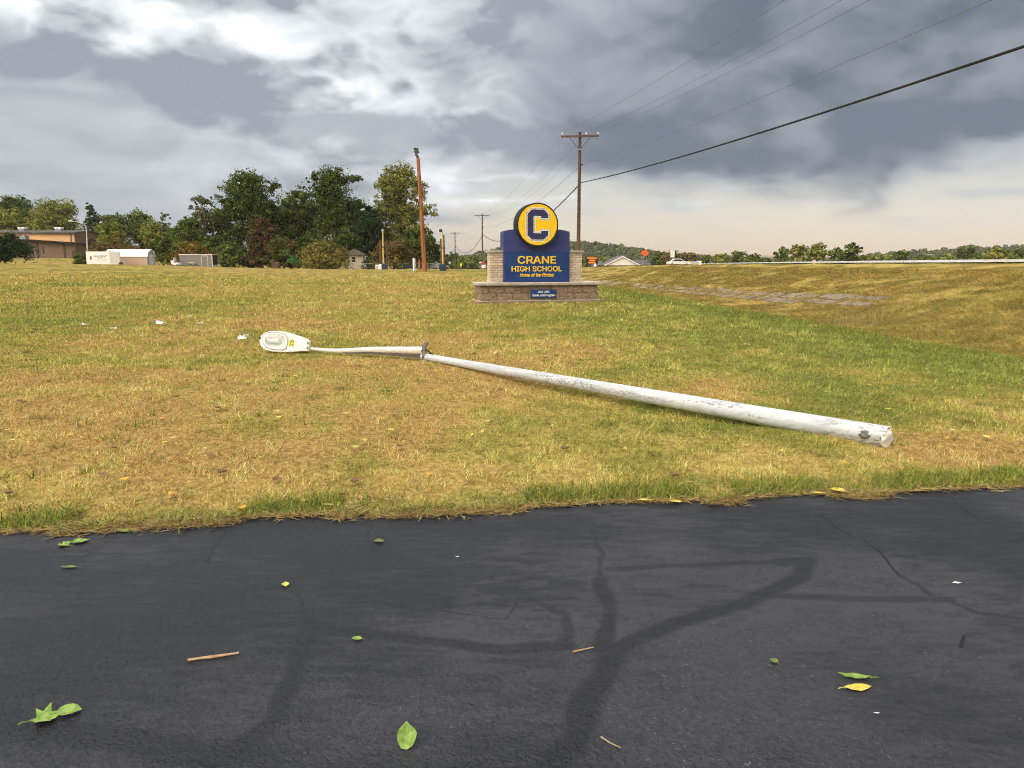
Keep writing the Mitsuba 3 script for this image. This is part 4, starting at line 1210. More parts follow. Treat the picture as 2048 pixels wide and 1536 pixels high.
up = [utility_pole('nearest tall brown wooden utility pole rising behind the sign', 1160, 264, 61, rbase=0.165),
      utility_pole('second wooden utility pole along the road, left of the sign', 964.5, 428, 157),
      utility_pole('third wooden utility pole along the road, right of the yellow post', 910, 464, 230),
      utility_pole('fourth small utility pole, half hidden behind the dark posts', 878, 482, 300, insul=False)]


def wire(label, a, b, sag, r, name='power_line', group=None, mt='mat_wire', n=40, t0=0.0, t1=1.0):
    t = np.linspace(t0, t1, n)[:, None]
    p = a + (b - a) * t
    p[:, 2] -= (4 * sag * t * (1 - t))[:, 0]
    k = thing(name, label, 'wire', group)
    put(k, None, tube(p, r, 6), mt, smooth=True)


d01 = np.array([12.5, -96.0, 0.0])
for j, nm in enumerate(('first', 'second', 'third')):
    a = up[0]['tips'][j]
    wire(f'{nm} thin power wire from the left, rising from the nearest pole', a, a + d01, 1.5, 0.0075, n=60, t1=0.9)
wire('lowest thin wire from the nearest pole up to the top edge of the picture', up[0]['neutral'], up[0]['neutral'] + d01, 1.2, 0.0075, n=60, t1=0.9)
c0 = at(1163, 365, 60.9)
wire('thick black cable sagging from the nearest pole toward the upper right corner', c0, c0 + d01, 1.13, 0.034, 'cable', None, 'mat_cable', 80, t1=0.9)
cab_pts = [c0 + [-0.25, 0.1, -0.25], at(966, 469, 156.8), at(912, 494, 229.8), at(880, 505, 299.8)]
for i, (nm, sg_) in enumerate((('nearest and second', 2.6), ('second and third', 2.6), ('third and fourth', 2.2))):
    wire(f'dark telephone cable hanging low between the {nm} pole', cab_pts[i], cab_pts[i + 1], sg_, [0.042, 0.05, 0.055][i], 'cable', None, 'mat_cable', 30)
    for j in range(3):
        wire(f"{('left', 'middle', 'right')[j]} thin power wire strung between the {nm} pole tops", up[i]['tips'][j], up[i + 1]['tips'][j], 1.6, 0.009, group=f'thin power wires between the {nm} pole')
    wire(f'thin lower wire strung between the {nm} pole below the crossarms', up[i]['neutral'], up[i + 1]['neutral'], 1.4, 0.012)

# orange wooden light pole with a cluster of floodlights
Yo = 80.0
b0 = at(849.5, 541, Yo); t0_ = at(836, 316, Yo)
k = thing('light_pole', 'orange brown wooden light pole leaning left with floodlights on top', 'light pole')
zb = gz(b0[0], Yo)
mid = (b0 + t0_) / 2 + [0.02, 0, 0]
put(k, 'post', tube([[b0[0], Yo, zb - 0.3], mid, t0_], [0.235, 0.205, 0.165], 16), 'mat_orange_wood', smooth=40)
put(k, 'mount', tube([t0_, at(834, 308, Yo)], [0.07, 0.05], 8), 'mat_dark_metal', smooth=40)
fl = at(833, 305, Yo)
for (dx, dz, rt) in ((-0.10, 0.05, 0.3), (0.14, 0.02, 0.2), (-0.14, 0.33, 0.35), (0.08, 0.30, 0.25), (-0.02, -0.22, 0.2), (0.10, -0.42, 0.1)):
    hood = cat(trimesh.creation.cone(radius=0.15, height=0.24, sections=14))
    hood.apply_transform(trimesh.transformations.rotation_matrix(math.radians(70), [1, 0, 0]) )
    hood.apply_transform(trimesh.transformations.rotation_matrix(rt, [0, 0, 1]))
    hood.apply_translation(fl + [dx, -0.1, dz])
    f_ = put(k, 'floodlight', hood, 'mat_dark_metal', smooth=30)
    gl = trimesh.creation.cylinder(radius=0.10, height=0.02, sections=14)
    gl.apply_transform(trimesh.transformations.rotation_matrix(math.radians(70), [1, 0, 0]))
    gl.apply_transform(trimesh.transformations.rotation_matrix(rt, [0, 0, 1]))
    gl.apply_translation(fl + [dx + 0.02, -0.13, dz - 0.03])
    put(f_, 'glass', gl, 'mat_insulator', smooth=30)
put(k, 'arm', cat(tube([fl + [-0.18, 0, 0.35], fl + [0.14, 0, -0.5]], 0.035, 6), tube([fl + [-0.2, 0, 0.18], fl + [0.22, 0, 0.18]], 0.03, 6)), 'mat_dark_metal')
scene['mat_red_soil'] = M(grain((0.22, 0.10, 0.05), (0.30, 0.16, 0.08), 4, 4, 4), 0.95)


# yellow posts with padded feet
def padded_post(label, px, top, pad_top, base, Y, r=0.09):
    q = at(px, base, Y); x = q[0]; zt = at(px, top, Y)[2]; zp = at(px, pad_top, Y)[2]
    k = thing('goal_post', label, 'post', 'yellow posts with blue padded feet')
    zb = gz(x, Y) - 0.2
    put(k, 'post', tube([[x, Y, zb], [x, Y, zt]], r, 12), 'mat_yellow_post', smooth=40)
    w = 0.34
    put(k, 'pad', box(x - w, x + w, Y - w, Y + w, zb, zp, 0.08), 'mat_pad')
    put(k, 'joint', tube([[x, Y, (zt + zp) / 2], [x, Y, (zt + zp) / 2 + 0.12]], r * 1.25, 12), 'mat_dark_metal', smooth=40)
    return k, x, zt


k, x, zt = padded_post('left yellow post with blue padded foot before the dark trees', 767.3, 463, 527, 538, 100)
put(k, 'cap', box(x - 0.16, x + 0.16, 99.84, 100.16, zt, zt + 0.28, 0.03), 'mat_galv')
k, x, zt = padded_post('right yellow post with blue padded foot among dark poles', 885.8, 466, 528, 541, 86)
put(k, 'lamp', place(trimesh.creation.icosphere(subdivisions=2, radius=0.19), at(881.3, 461, 86)), 'mat_dark_metal', smooth=True)
put(k, 'lamp_arm', tube([at(881.3, 461, 86), at(884.6, 463.5, 86), [x, 86, zt]], 0.035, 6), 'mat_dark_metal')
for lb, px, px2, top, base, Y, r, mt in (('dark brown post left of the left yellow post', 761, 762, 480, 538, 101, 0.16, 'mat_pole_wood'), ('grey brown post right of the left yellow post', 774, 774, 480, 538, 101, 0.11, 'mat_pole_wood'),
                                        ('short dark pole left of the right yellow post', 881.5, 883.5, 478, 541, 88, 0.10, 'mat_pole_wood'), ('olive dark pole close right of the right yellow post', 887.0, 889.2, 470, 541, 87, 0.11, 'mat_pole_wood'),
                                        ('white square post left of the orange pole', 828, 828.4, 516, 538, 84, 0.14, 'mat_white_paint'), ('short red brown post close left of the orange pole', 838.5, 838.8, 519, 541, 82, 0.11, 'mat_orange_wood')):
    a, b = at(px2, base, Y), at(px, top, Y)
    k = thing('post', lb, 'post')
    zb = gz(a[0], Y) - 0.2
    sq = 'square' in lb
    body = tube([[a[0], Y, zb], b], r, 4 if sq else 12)
    put(k, None, body, mt, smooth=False if sq else 40)

# small signs along the far road
def sign_on_post(name, label, px, py, w, h, Y, colour, shape='rect', lean=0.0, cat_='road sign', border=None, yaw=0.0, postc='mat_galv'):
    c = at(px, py, Y)
    k = thing(name, label, cat_)
    zb = gz(c[0], Y) - 0.1
    foot = np.array([c[0] - lean * (c[2] - zb), Y + 0.06, zb])
    put(k, 'post', tube([foot, c + [0, 0.06, 0]], 0.035, 6), postc)
    if shape == 'diamond':
        p = Polygon([(0, -h / 2), (w / 2, 0), (0, h / 2), (-w / 2, 0)]).buffer(0.02)
    elif shape == 'round':
        p = Polygon([(w / 2 * math.cos(t), h / 2 * math.sin(t)) for t in np.linspace(0, 6.283, 25)[:-1]])
    else:
        p = sbox(-w / 2, -h / 2, w / 2, h / 2).buffer(0.015)
    m = extrude(p, 0.03)
    m.apply_transform(trimesh.transformations.rotation_matrix(lean * 0.9, [0, 1, 0]))
    put(k, 'panel', place(m, c, yaw), colour)
    return k, c


scene['mat_fluor_orange'] = M((0.90, 0.115, 0.015), 0.4)
scene['mat_fluor_yellow'] = M((0.72, 0.70, 0.03), 0.4)
scene['mat_sign_white'] = M((0.80, 0.80, 0.78), 0.4)
scene['mat_sign_pink'] = M((0.62, 0.42, 0.36), 0.5)
scene['mat_sign_red'] = M((0.50, 0.06, 0.05), 0.5)
sign_on_post('road_sign', 'orange diamond work sign leaning on its post beside the highway', 1290, 506, 1.25, 1.1, 120, 'mat_fluor_orange', 'diamond', 0.22)
sign_on_post('road_sign', 'tall white rectangular sign standing beyond the highway', 1345, 508, 0.62, 0.95, 120, 'mat_sign_white')
sign_on_post('road_sign', 'pale pink tilted sign seen small at the highway edge', 1628, 523.5, 0.42, 0.42, 72, 'mat_sign_pink', 'diamond', 0.35)
sign_on_post('road_sign', 'yellow round topped road sign right of the second utility pole foot', 922, 530, 0.42, 0.62, 150, 'mat_fluor_yellow', 'round')
sign_on_post('road_sign', 'small white sign left of the second utility pole', 899.5, 525.5, 0.42, 0.5, 170, 'mat_sign_white')
sign_on_post('road_sign', 'small white name plate at the foot of the second utility pole', 961, 525, 0.5, 0.24, 156, 'mat_sign_white')
kk, c = sign_on_post('road_sign', 'red and white sign board between the second pole and the brick column', 967, 533, 0.75, 0.62, 150, 'mat_sign_white')
put(kk, 'red_panel', box(c[0] - 0.24, c[0] + 0.2, 149.93, 149.96, c[2] + 0.35, c[2] + 1.05), 'mat_sign_red')
kk, c = sign_on_post('notice_board', 'small cream notice board at the left of the left yellow post', 754.5, 533.5, 0.42, 0.46, 96, 'mat_sign_white', cat_='notice board')
put(kk, 'notice', box(c[0] - 0.09, c[0] + 0.07, 95.94, 95.966, c[2] - 0.12, c[2] + 0.05), 'mat_dark_metal')
k = thing('utility_box', 'white narrow box post beside the blue padded foot of the left yellow post', 'box')
q = at(760.8, 533, 95)
put(k, None, box(q[0] - 0.13, q[0] + 0.13, 94.85, 95.15, gz(q[0], 95) - 0.2, at(760, 528, 95)[2], 0.03), 'mat_white_paint')

# amber message board trailer at the highway
Ym = 108.0
c = at(1184, 521, Ym)
k = thing('message_board', 'amber lit electronic message board trailer at the highway edge', 'message board')
bd = put(k, 'board', box(c[0] - 0.82, c[0] + 0.82, Ym - 0.1, Ym + 0.1, c[2] - 0.52, c[2] + 0.50, 0.03), 'mat_black')
scene['mat_amber'] = M((0.25, 0.07, 0.004), 0.5)
for row, (z, x0, x1) in enumerate(((0.22, -0.72, 0.70), (-0.10, -0.42, 0.46), (-0.40, -0.52, 0.42))):
    xx = x0
    rr = np.random.default_rng(40 + row)
    while xx < x1:
        w = rr.uniform(0.10, 0.16)
        s_ = mikit.ply(box(c[0] + xx, c[0] + min(xx + w, x1), Ym - 0.115, Ym - 0.101, c[2] + z, c[2] + z + 0.22), 'mat_amber')
        s_['emitter'] = {'type': 'area', 'radiance': rgb((0.13, 0.030, 0.001))}
        scene[key_for(f'{bd}__lit_segment')] = s_
        xx += w + 0.035
put(k, 'mast', tube([[c[0], Ym + 0.02, gz(c[0], Ym)], [c[0], Ym + 0.02, c[2] - 0.4]], 0.06, 8), 'mat_galv')
for s in (-0.45, 0.45):
    put(k, 'leg', tube([[c[0] + s, Ym, gz(c[0], Ym) - 0.1], [c[0] + s * 0.8, Ym, c[2] - 0.5]], 0.035, 6), 'mat_galv')
put(k, 'battery_box', cat(trimesh.creation.cone(radius=0.24, height=0.5, sections=4)).apply_translation([c[0] + 0.42, Ym - 0.3, gz(c[0], Ym) + 0.05]), 'mat_white_paint')

# ------------------------------------------------------------------ trailers, shed
mat('mat_trailer_white', grain((0.90, 0.89, 0.88), (0.84, 0.83, 0.82), 0.8, 0.8, 2.0), 0.4)
mat('mat_trailer_grey', grain((0.215, 0.20, 0.195), (0.19, 0.175, 0.17), 0.5, 0.5, 1), 0.4)
mat('mat_shed_wall', proc(lambda p, n, uv: mi.Color3f(0.50, 0.36, 0.29) * (0.86 + 0.14 * smoothstep(0.1, 0.3, dr.abs((p.x * 4.0) - dr.floor(p.x * 4.0) - 0.5) * 2))), 0.6)
mat('mat_shed_grey', (0.45, 0.46, 0.46), 0.6)


def wheel(x, y, z, r=0.33, w=0.2):
    tyre = trimesh.creation.annulus(r_min=r * 0.55, r_max=r, height=w, sections=20)
    hub = trimesh.creation.cylinder(radius=r * 0.56, height=w * 0.8, sections=16)
    for m in (tyre, hub):
        m.apply_transform(STAND); m.apply_translation([x, y, z])
    return tyre, hub


Yt = 127.0
def xat(px, Y): return (px - 1024) / F * Y * (1.0)
# enclosed white trailer
x0, x1 = at(172, 512, Yt)[0], at(219, 512, Yt)[0]
zt, zb = at(190, 502.5, Yt)[2], gz((x0 + x1) / 2, Yt)
k = thing('trailer', 'white enclosed trailer with lettering on its side, left of the shed', 'trailer')
bd = put(k, 'body', box(x0, x1, Yt, Yt + 2.0, zb + 0.42, zt, 0.03), 'mat_trailer_white')
put(k, 'roof_trim', box(x0 - 0.01, x1 + 0.01, Yt - 0.012, Yt + 2.01, zt - 0.10, zt - 0.02), 'mat_shed_grey')
nose = trimesh.creation.extrude_polygon(Polygon([(0, 0), (1.15, 0.85), (1.15, 1.15), (0, 2.0)]), zt - 0.12 - zb - 0.45, engine='earcut')
nose.apply_translation([x1 + 0.005, Yt, zb + 0.45])
put(k, 'nose', nose, 'mat_trailer_white')
xm = (x0 + x1) / 2
for s_, h_, w_, xc, zz, mt in (('VALIENT', 0.34, 2.0, 0.42, zt - 0.98, 'mat_navy_text'),):
    t = text(s_, h_, w_, 0.008); t.apply_translation([xm + xc, Yt - 0.002, zz]); put(bd, 'lettering', t, mt)
scene['mat_print_orange'] = M((0.75, 0.36, 0.12), 0.5)
rr = np.random.default_rng(3)
for zz, h_, w0, w1, mt in ((zt - 1.32, 0.14, -0.55, 1.42, 'mat_print_orange'), (zt - 1.60, 0.08, -0.25, 1.15, 'mat_shed_grey')):
    xx, ms = w0, []
    while xx < w1:
        w = rr.uniform(0.07, 0.16)
        ms.append(box(xm + xx, xm + xx + w, Yt - 0.008, Yt - 0.001, zz, zz + h_ * rr.uniform(0.75, 1.0)))
        xx += w + rr.choice([0.04, 0.04, 0.04, 0.14])
    kk = put(bd, 'fine_print', cat(ms), mt)
    labels[kk] = {'kind': 'stuff'}
em = extrude(Polygon([(-0.22, 0.05), (0.22, 0.05), (0.12, -0.16), (-0.12, -0.16)]).buffer(0.03), 0.008); em.apply_translation([xm - 1.15, Yt - 0.001, zt - 1.18]); put(bd, 'logo_base', em, 'mat_sign_red')
em = extrude(Polygon([(-0.20, 0.22), (0.20, 0.22), (0.06, 0.02), (-0.06, 0.02)]).union(Polygon([(0.1 * math.cos(t), 0.02 + 0.1 * math.sin(t)) for t in np.linspace(0, 6.28, 20)[:-1]])), 0.012); em.apply_translation([xm - 1.15, Yt - 0.001, zt - 1.04]); put(bd, 'logo_top', em, 'mat_navy_text')
for wx in (x0 + 1.35, x0 + 2.1):
    ty, hb = wheel(wx, Yt + 0.05, zb + 0.33)
    w_ = put(k, 'wheel', ty, 'mat_tyre', smooth=30); put(w_, 'rim', hb, 'mat_galv', smooth=30)
ty, hb = wheel(x1 + 1.35, Yt + 0.8, zb + 0.62, 0.30)
w_ = put(k, 'spare_wheel', ty, 'mat_tyre', smooth=30); put(w_, 'rim', hb, 'mat_dark_metal', smooth=30)
put(k, 'tongue', cat(tube([[x1 + 0.6, Yt + 0.6, zb + 0.45], [x1 + 2.2, Yt + 1.0, zb + 0.45]], 0.05, 6), tube([[x1 + 0.6, Yt + 1.4, zb + 0.45], [x1 + 2.2, Yt + 1.0, zb + 0.45]], 0.05, 6)), 'mat_dark_metal')
# shed
Ys = 131.0
x0, x1 = at(211, 512, Ys)[0], at(293.5, 512, Ys)[0]
zb = gz(x1, Ys)
ze, zr = at(250, 512.5, Ys)[2], at(250, 499.3, Ys)[2]
k = thing('shed', 'pinkish garden shed with a white gambrel roof and grey end door', 'shed')
D = 3.0
put(k, 'wall', box(x0, x1 - 0.02, Ys, Ys + D, zb - 0.2, ze), 'mat_shed_wall')
gp = [(0, ze - 0.05), (D, ze - 0.05), (D - 0.42, ze + (zr - ze) * 0.62), (D * 0.5, zr), (0.42, ze + (zr - ze) * 0.62)]
end = trimesh.creation.extrude_polygon(Polygon([(0, zb - 0.2), (D, zb - 0.2), (D, ze)] + gp[2:] + [(0, ze)]), 0.05, engine='earcut')
end.apply_transform(np.array([[0, 0, 1, 0], [1, 0, 0, 0], [0, 1, 0, 0], [0, 0, 0, 1.0]]))
end.apply_translation([x1 - 0.02, Ys, 0])
ew = put(k, 'end_wall', end, 'mat_shed_grey')
put(k, 'door', box(x1 + 0.031, x1 + 0.06, Ys + 0.7, Ys + 2.2, zb - 0.2, ze + 0.25), 'mat_sign_white')
kn = [(-0.12, ze - 0.08), (0.36, ze + (zr - ze) * 0.62), (D * 0.5, zr + 0.06), (D - 0.36, ze + (zr - ze) * 0.62), (D + 0.12, ze - 0.08)]
rp = LineString(kn).buffer(0.05, cap_style=2, join_style=2)
rf = trimesh.creation.extrude_polygon(rp, x1 - x0 + 0.3, engine='earcut')
rf.apply_transform(np.array([[0, 0, 1, 0], [1, 0, 0, 0], [0, 1, 0, 0], [0, 0, 0, 1.0]]))
rf.apply_translation([x0 - 0.15, Ys, 0])
put(k, 'roof', rf, 'mat_trailer_white')
put(k, 'corner_post', box(x1 - 0.14, x1 + 0.035, Ys - 0.03, Ys + 0.0, zb - 0.2, ze - 0.05), 'mat_shed_grey')
# grey trailer
Yg = 122.0
x0, x1 = at(358, 512, Yg)[0], at(424, 512, Yg)[0]
zb = gz((x0 + x1) / 2, Yg); zt = at(390, 509.3, Yg)[2]
k = thing('trailer', 'dark grey enclosed trailer with a pale outlined side door and black end', 'trailer')
bd = put(k, 'body', box(x0, x1, Yg, Yg + 2.1, zb + 0.2, zt), 'mat_trailer_grey')
put(k, 'black_end', box(x1 + 0.002, x1 + 0.05, Yg + 0.12, Yg + 2.0, zb + 0.55, zt - 0.1), 'mat_black')
put(k, 'end_sill', box(x1 + 0.002, x1 + 0.06, Yg + 0.05, Yg + 2.05, zb + 0.1, zb + 0.5), 'mat_shed_grey')
put(k, 'corner_trim', box(x1 - 0.07, x1 + 0.012, Yg - 0.02, Yg + 0.05, zb + 0.2, zt), 'mat_sign_white')
put(k, 'roof_trim', box(x0 - 0.02, x1 + 0.02, Yg - 0.02, Yg + 2.12, zt - 0.04, zt + 0.07), 'mat_sign_white')
dx0, dx1 = at(402.5, 512, Yg)[0], at(414.5, 512, Yg)[0]
dz0, dz1 = zb + 0.22, zt - 0.22
dr_ = put(k, 'door', box(dx0, dx1, Yg - 0.03, Yg, dz0, dz1), 'mat_trailer_grey')
for b in (box(dx0 - 0.05, dx0, Yg - 0.045, Yg - 0.0, dz0, dz1), box(dx1, dx1 + 0.05, Yg - 0.045, Yg - 0.0, dz0, dz1), box(dx0 - 0.05, dx1 + 0.05, Yg - 0.045, Yg - 0.0, dz1, dz1 + 0.05)):
    put(dr_, 'frame', b, 'mat_sign_white')
ms = []
xx = 0.0
while xx < 0.75:
    w = rr.uniform(0.06, 0.12); ms.append(box(x0 + 1.45 + xx, x0 + 1.45 + xx + w, Yg - 0.008, Yg - 0.001, zb + 0.80, zb + 0.90)); xx += w + 0.03
labels[put(bd, 'fine_print', cat(ms), 'mat_sign_white')] = {'kind': 'stuff'}
for wx in (x0 + 1.7, x0 + 2.5):
    ty, hb = wheel(wx, Yg + 0.03, zb + 0.3)
    w_ = put(k, 'wheel', ty, 'mat_tyre', smooth=30); put(w_, 'rim', hb, 'mat_galv', smooth=30)

# ------------------------------------------------------------------ cars
def car(label, px, Y, length, paint, glass='mat_glass_dark', name='parked_car', pickup=False, zoff=0.0, yaw=0.0, group=None):
    x = at(px, 520, Y)[0]
    z = gz(x, Y) + zoff
    L = length / 2
    hull = [(-L, 0.35), (-L, 0.80), (-L + 0.25, 0.90), (-L * 0.58, 0.95), (L * 0.50, 0.96), (L - 0.1, 0.78), (L, 0.60), (L, 0.33)]
    cabin = [(-L * 0.72, 0.93), (-L * 0.45, 1.42), (L * 0.12, 1.45), (L * 0.48, 0.94)]
    if pickup:
        hull = [(-L, 0.45), (-L, 1.05), (L * 0.45, 1.05), (L - 0.1, 0.98), (L, 0.7), (L, 0.42)]
        cabin = [(-L * 0.10, 1.04), (-L * 0.02, 1.72), (L * 0.30, 1.72), (L * 0.50, 1.04)]
    k = thing(name, label, 'car', group)
    def pt(m):
        return place(m, [x, Y, z], yaw)
    def ex(poly, w):
        m = extrude(Polygon(poly).buffer(0.05).buffer(-0.0), w); m.apply_translation([0, w / 2, 0]); return m
    put(k, 'body', pt(ex(hull, 1.7)), paint)
    cb_ = put(k, 'cabin', pt(ex(cabin, 1.5)), paint)
    sc = np.array(cabin); c = sc.mean(0)
    win = c + (sc - c) * [0.84, 0.66] + [0, 0.02]
    for s in (-1, 1):
        m = extrude(Polygon(win), 0.02); m.apply_translation([0, s * 0.815 + 0.01, 0])
        put(k, 'window', pt(m), glass)
    for wx in (-L * 0.62, L * 0.62):
        for s in (-1, 1):
            ty, hb = wheel(wx, s * 0.78, 0.32)
            w_ = put(k, 'wheel', pt(ty), 'mat_tyre', smooth=30); put(w_, 'rim', pt(hb), 'mat_galv', smooth=30)
    put(k, 'headlight', pt(box(L - 0.02, L + 0.055, -0.75, -0.45, 0.62, 0.74)), 'mat_insulator')
    put(k, 'headlight', pt(box(L - 0.02, L + 0.055, 0.45, 0.75, 0.62, 0.74)), 'mat_insulator')
    return k


scene['mat_car_white'] = M((0.75, 0.75, 0.75), 0.25, 0, 0.6, clearcoat=0.6)
scene['mat_car_blue'] = M((0.10, 0.17, 0.34), 0.25, 0, 0.6, clearcoat=0.6)
scene['mat_car_grey'] = M((0.30, 0.31, 0.33), 0.25, 0.2, 0.6)
car('white parked car right of the orange pole behind the fence', 868, 152, 4.4, 'mat_car_white', zoff=0.25)
car('blue parked car behind the fence, left of the white square post', 812, 146, 4.6, 'mat_car_blue', zoff=0.1)
car('grey blue parked car behind the fence, next to the orange pole', 842, 149, 4.4, 'mat_car_grey', zoff=0.1)
car('long white car seen over the highway, right of the white road sign', 1357, 150, 4.2, 'mat_car_white', zoff=1.3)
k = thing('trailer', 'white and grey box trailer seen over the highway beside the white car', 'trailer')
a, b = at(1377, 524, 150), at(1403, 524, 150)
gz_ = gz(a[0], 150)
put(k, 'body', box(a[0], b[0] - 0.5, 150, 152, gz_ + 0.4, a[2] + 0.1), 'mat_shed_grey')
put(k, 'white_end', box(b[0] - 0.49, b[0], 150, 152, gz_ + 0.4, a[2] + 0.2), 'mat_trailer_white')
for wx in (a[0] + 0.8, b[0] - 0.9):
    ty, hb = wheel(wx, 150.1, gz_ + 0.3)
    w_ = put(k, 'wheel', ty, 'mat_tyre', smooth=30); put(w_, 'rim', hb, 'mat_galv', smooth=30)
# white quad bike by the grey trailer
Yq = 121.0
c = at(351.5, 528, Yq); zb = gz(c[0], Yq)
k = thing('utility_vehicle', 'small white utility vehicle parked at the left end of the grey trailer', 'vehicle')
put(k, 'body', box(c[0] - 0.55, c[0] + 0.75, Yq - 0.5, Yq + 0.5, zb + 0.35, zb + 0.80, 0.10), 'mat_car_white')
put(k, 'hood', box(c[0] - 0.60, c[0] - 0.05, Yq - 0.45, Yq + 0.45, zb + 0.80, zb + 1.10, 0.08), 'mat_car_white')
put(k, 'seat', box(c[0] + 0.05, c[0] + 0.60, Yq - 0.4, Yq + 0.4, zb + 0.80, zb + 1.0, 0.05), 'mat_black')
put(k, 'windscreen', box(c[0] - 0.12, c[0] - 0.06, Yq - 0.42, Yq + 0.42, zb + 1.10, zb + 1.55), 'mat_sign_white')
for wx in (-0.4, 0.5):
    ty, hb = wheel(c[0] + wx, Yq - 0.45, zb + 0.28, 0.28)
    w_ = put(k, 'wheel', ty, 'mat_tyre', smooth=30); put(w_, 'rim', hb, 'mat_galv', smooth=30)
# brown wooden crate by the sapling
k = thing('wooden_box', 'brown wooden box at the foot of the trees left of the sapling', 'box')
c = at(552, 528, 124); zb = gz(c[0], 124)
for i in range(4):
    put(k, 'plank', box(c[0] - 0.62, c[0] + 0.62, 123.6, 124.4, zb - 0.2 + i * 0.34, zb - 0.2 + i * 0.34 + 0.32, 0.02), 'mat_pole_wood')

# ------------------------------------------------------------------ buildings
def ribbed(c, pitch, dark=0.82):
    return proc(lambda p, n, uv: mi.Color3f(*c) * (dark + (1 - dark) * smoothstep(0.12, 0.3, dr.abs(((p.x + p.y) / pitch) - dr.floor((p.x + p.y) / pitch) - 0.5) * 2)))


mat('mat_tan_wall', ribbed((0.80, 0.49, 0.245), 0.6, 0.92), 0.6)
mat('mat_brown_wall', ribbed((0.175, 0.118, 0.086), 0.6, 0.86), 0.7)
mat('mat_roof_dark', grain((0.075, 0.075, 0.07), (0.10, 0.10, 0.095), 0.6, 0.6, 0.6), 0.9, spec=0.1)
mat('mat_roof_brown', grain((0.060, 0.042, 0.034), (0.085, 0.062, 0.05), 0.6, 0.6, 0.6), 0.8)
mat('mat_fascia', (0.022, 0.014, 0.011), 0.9, spec=0.1)
mat('mat_dark_red', (0.075, 0.035, 0.03), 0.6)
k = thing('school_building', 'long tan metal clad building with a flat brown wing at the left', 'building')
Yb = 190.0
X1 = at(152, 512, Yb)[0]; X0 = at(-190, 512, Yb)[0]
zg = gz(X1, Yb) - 0.8
zE = at(100, 467, Yb)[2]; zR = at(180, 463.5, 196)[2]
put(k, 'wall', box(X0, X1, Yb, Yb + 12, zg, zE), 'mat_tan_wall')
gab = trimesh.creation.extrude_polygon(Polygon([(0, zg), (12, zg), (12, zE), (6, zR), (0, zE)]), 0.1, engine='earcut')
gab.apply_transform(np.array([[0, 0, 1, 0], [1, 0, 0, 0], [0, 1, 0, 0], [0, 0, 0, 1.0]])); gab.apply_translation([X1 + 0.005, Yb, 0])
put(k, 'gable_wall', gab, 'mat_brown_wall')
op_ = box(X1 + 0.11, X1 + 0.16, Yb + 5.6, Yb + 11.8, zg, at(180, 478, 196)[2]); put(k, 'gable_panel', op_, 'mat_roof_brown')
rl = LineString([(-0.5, zE - 0.03), (6, zR + 0.10), (12.5, zE - 0.03)]).buffer(0.16, cap_style=2, join_style=2)
rf = trimesh.creation.extrude_polygon(rl, X1 - X0 + 0.6, engine='earcut')
rf.apply_transform(np.array([[0, 0, 1, 0], [1, 0, 0, 0], [0, 1, 0, 0], [0, 0, 0, 1.0]])); rf.apply_translation([X0 - 0.1, Yb, 0.12])
rfk = put(k, 'roof', rf, 'mat_roof_dark')
xa = at(145.5, 512, Yb)[0]
put(k, 'downpipe', box(xa - 0.12, xa + 0.12, Yb - 0.14, Yb - 0.01, zg, zE - 0.2), 'mat_brown_wall')
for px in (46, 119):
    q = at(px, 462, 195)
    u_ = put(rfk, 'roof_unit', box(q[0] - 0.75, q[0] + 0.75, 194.3, 195.7, zR - 0.5, zR + 0.55, 0.05), 'mat_galv')
    for s in (-0.45, 0.45):
        put(u_, 'fan_hood', box(q[0] + s - 0.36, q[0] + s + 0.36, 194.2, 195.6, zR + 0.56, zR + 1.1, 0.08), 'mat_sign_white')
Yw = 178.0
wx0, wx1 = at(20, 512, Yw)[0], at(152, 512, Yw)[0]
zl, zr_ = at(33, 480, Yw)[2], at(152, 488.8, Yw)[2]
zg2 = gz(wx1, Yw) - 0.5
m = extrude(Polygon([(wx0, zg2), (wx1, zg2), (wx1, zr_), (wx0, zl)]), 8.0); m.apply_translation([0, Yw + 8.0, 0])
wg = put(k, 'wing', m, 'mat_brown_wall')
m = extrude(Polygon([(wx0 - 0.3, zl + 0.06), (wx1 + 1.0, zr_ - 0.02), (wx1 + 1.0, zr_ + 0.26), (wx0 - 0.3, zl + 0.34)]), 9.2); m.apply_translation([0, Yw + 8.2, 0])
put(k, 'wing_roof', m, 'mat_fascia')
for px in (77, 130):
    x = at(px, 512, Yw)[0]
    put(wg, 'pilaster', box(x - 0.16, x + 0.16, Yw - 0.16, Yw - 0.01, zg2, zr_ + 0.2), 'mat_roof_brown')
for px, mt in ((63, 'mat_roof_dark'), (88, 'mat_glass_dark')):
    x = at(px, 512, Yw)[0]; z0, z1 = at(px, 509, Yw)[2], at(px, 493.5, Yw)[2]
    w_ = put(wg, 'window', box(x - 0.19, x + 0.19, Yw - 0.05, Yw - 0.01, z0, z1), mt)
    put(w_, 'frame', box(x - 0.25, x + 0.25, Yw - 0.07, Yw - 0.052, z0 - 0.08, z0), 'mat_shed_grey')
x0_, x1_ = at(144.5, 512, Yw)[0], at(151.5, 512, Yw)[0]
put(wg, 'door', box(x0_, x1_, Yw - 0.05, Yw - 0.01, zg2, at(148, 500.5, Yw)[2]), 'mat_dark_red')
q = at(43, 474, 182)
put(k, 'wing_roof_unit', box(q[0] - 1.25, q[0] + 1.25, 181.3, 182.8, q[2] - 0.9, q[2] + 0.35, 0.05), 'mat_galv')
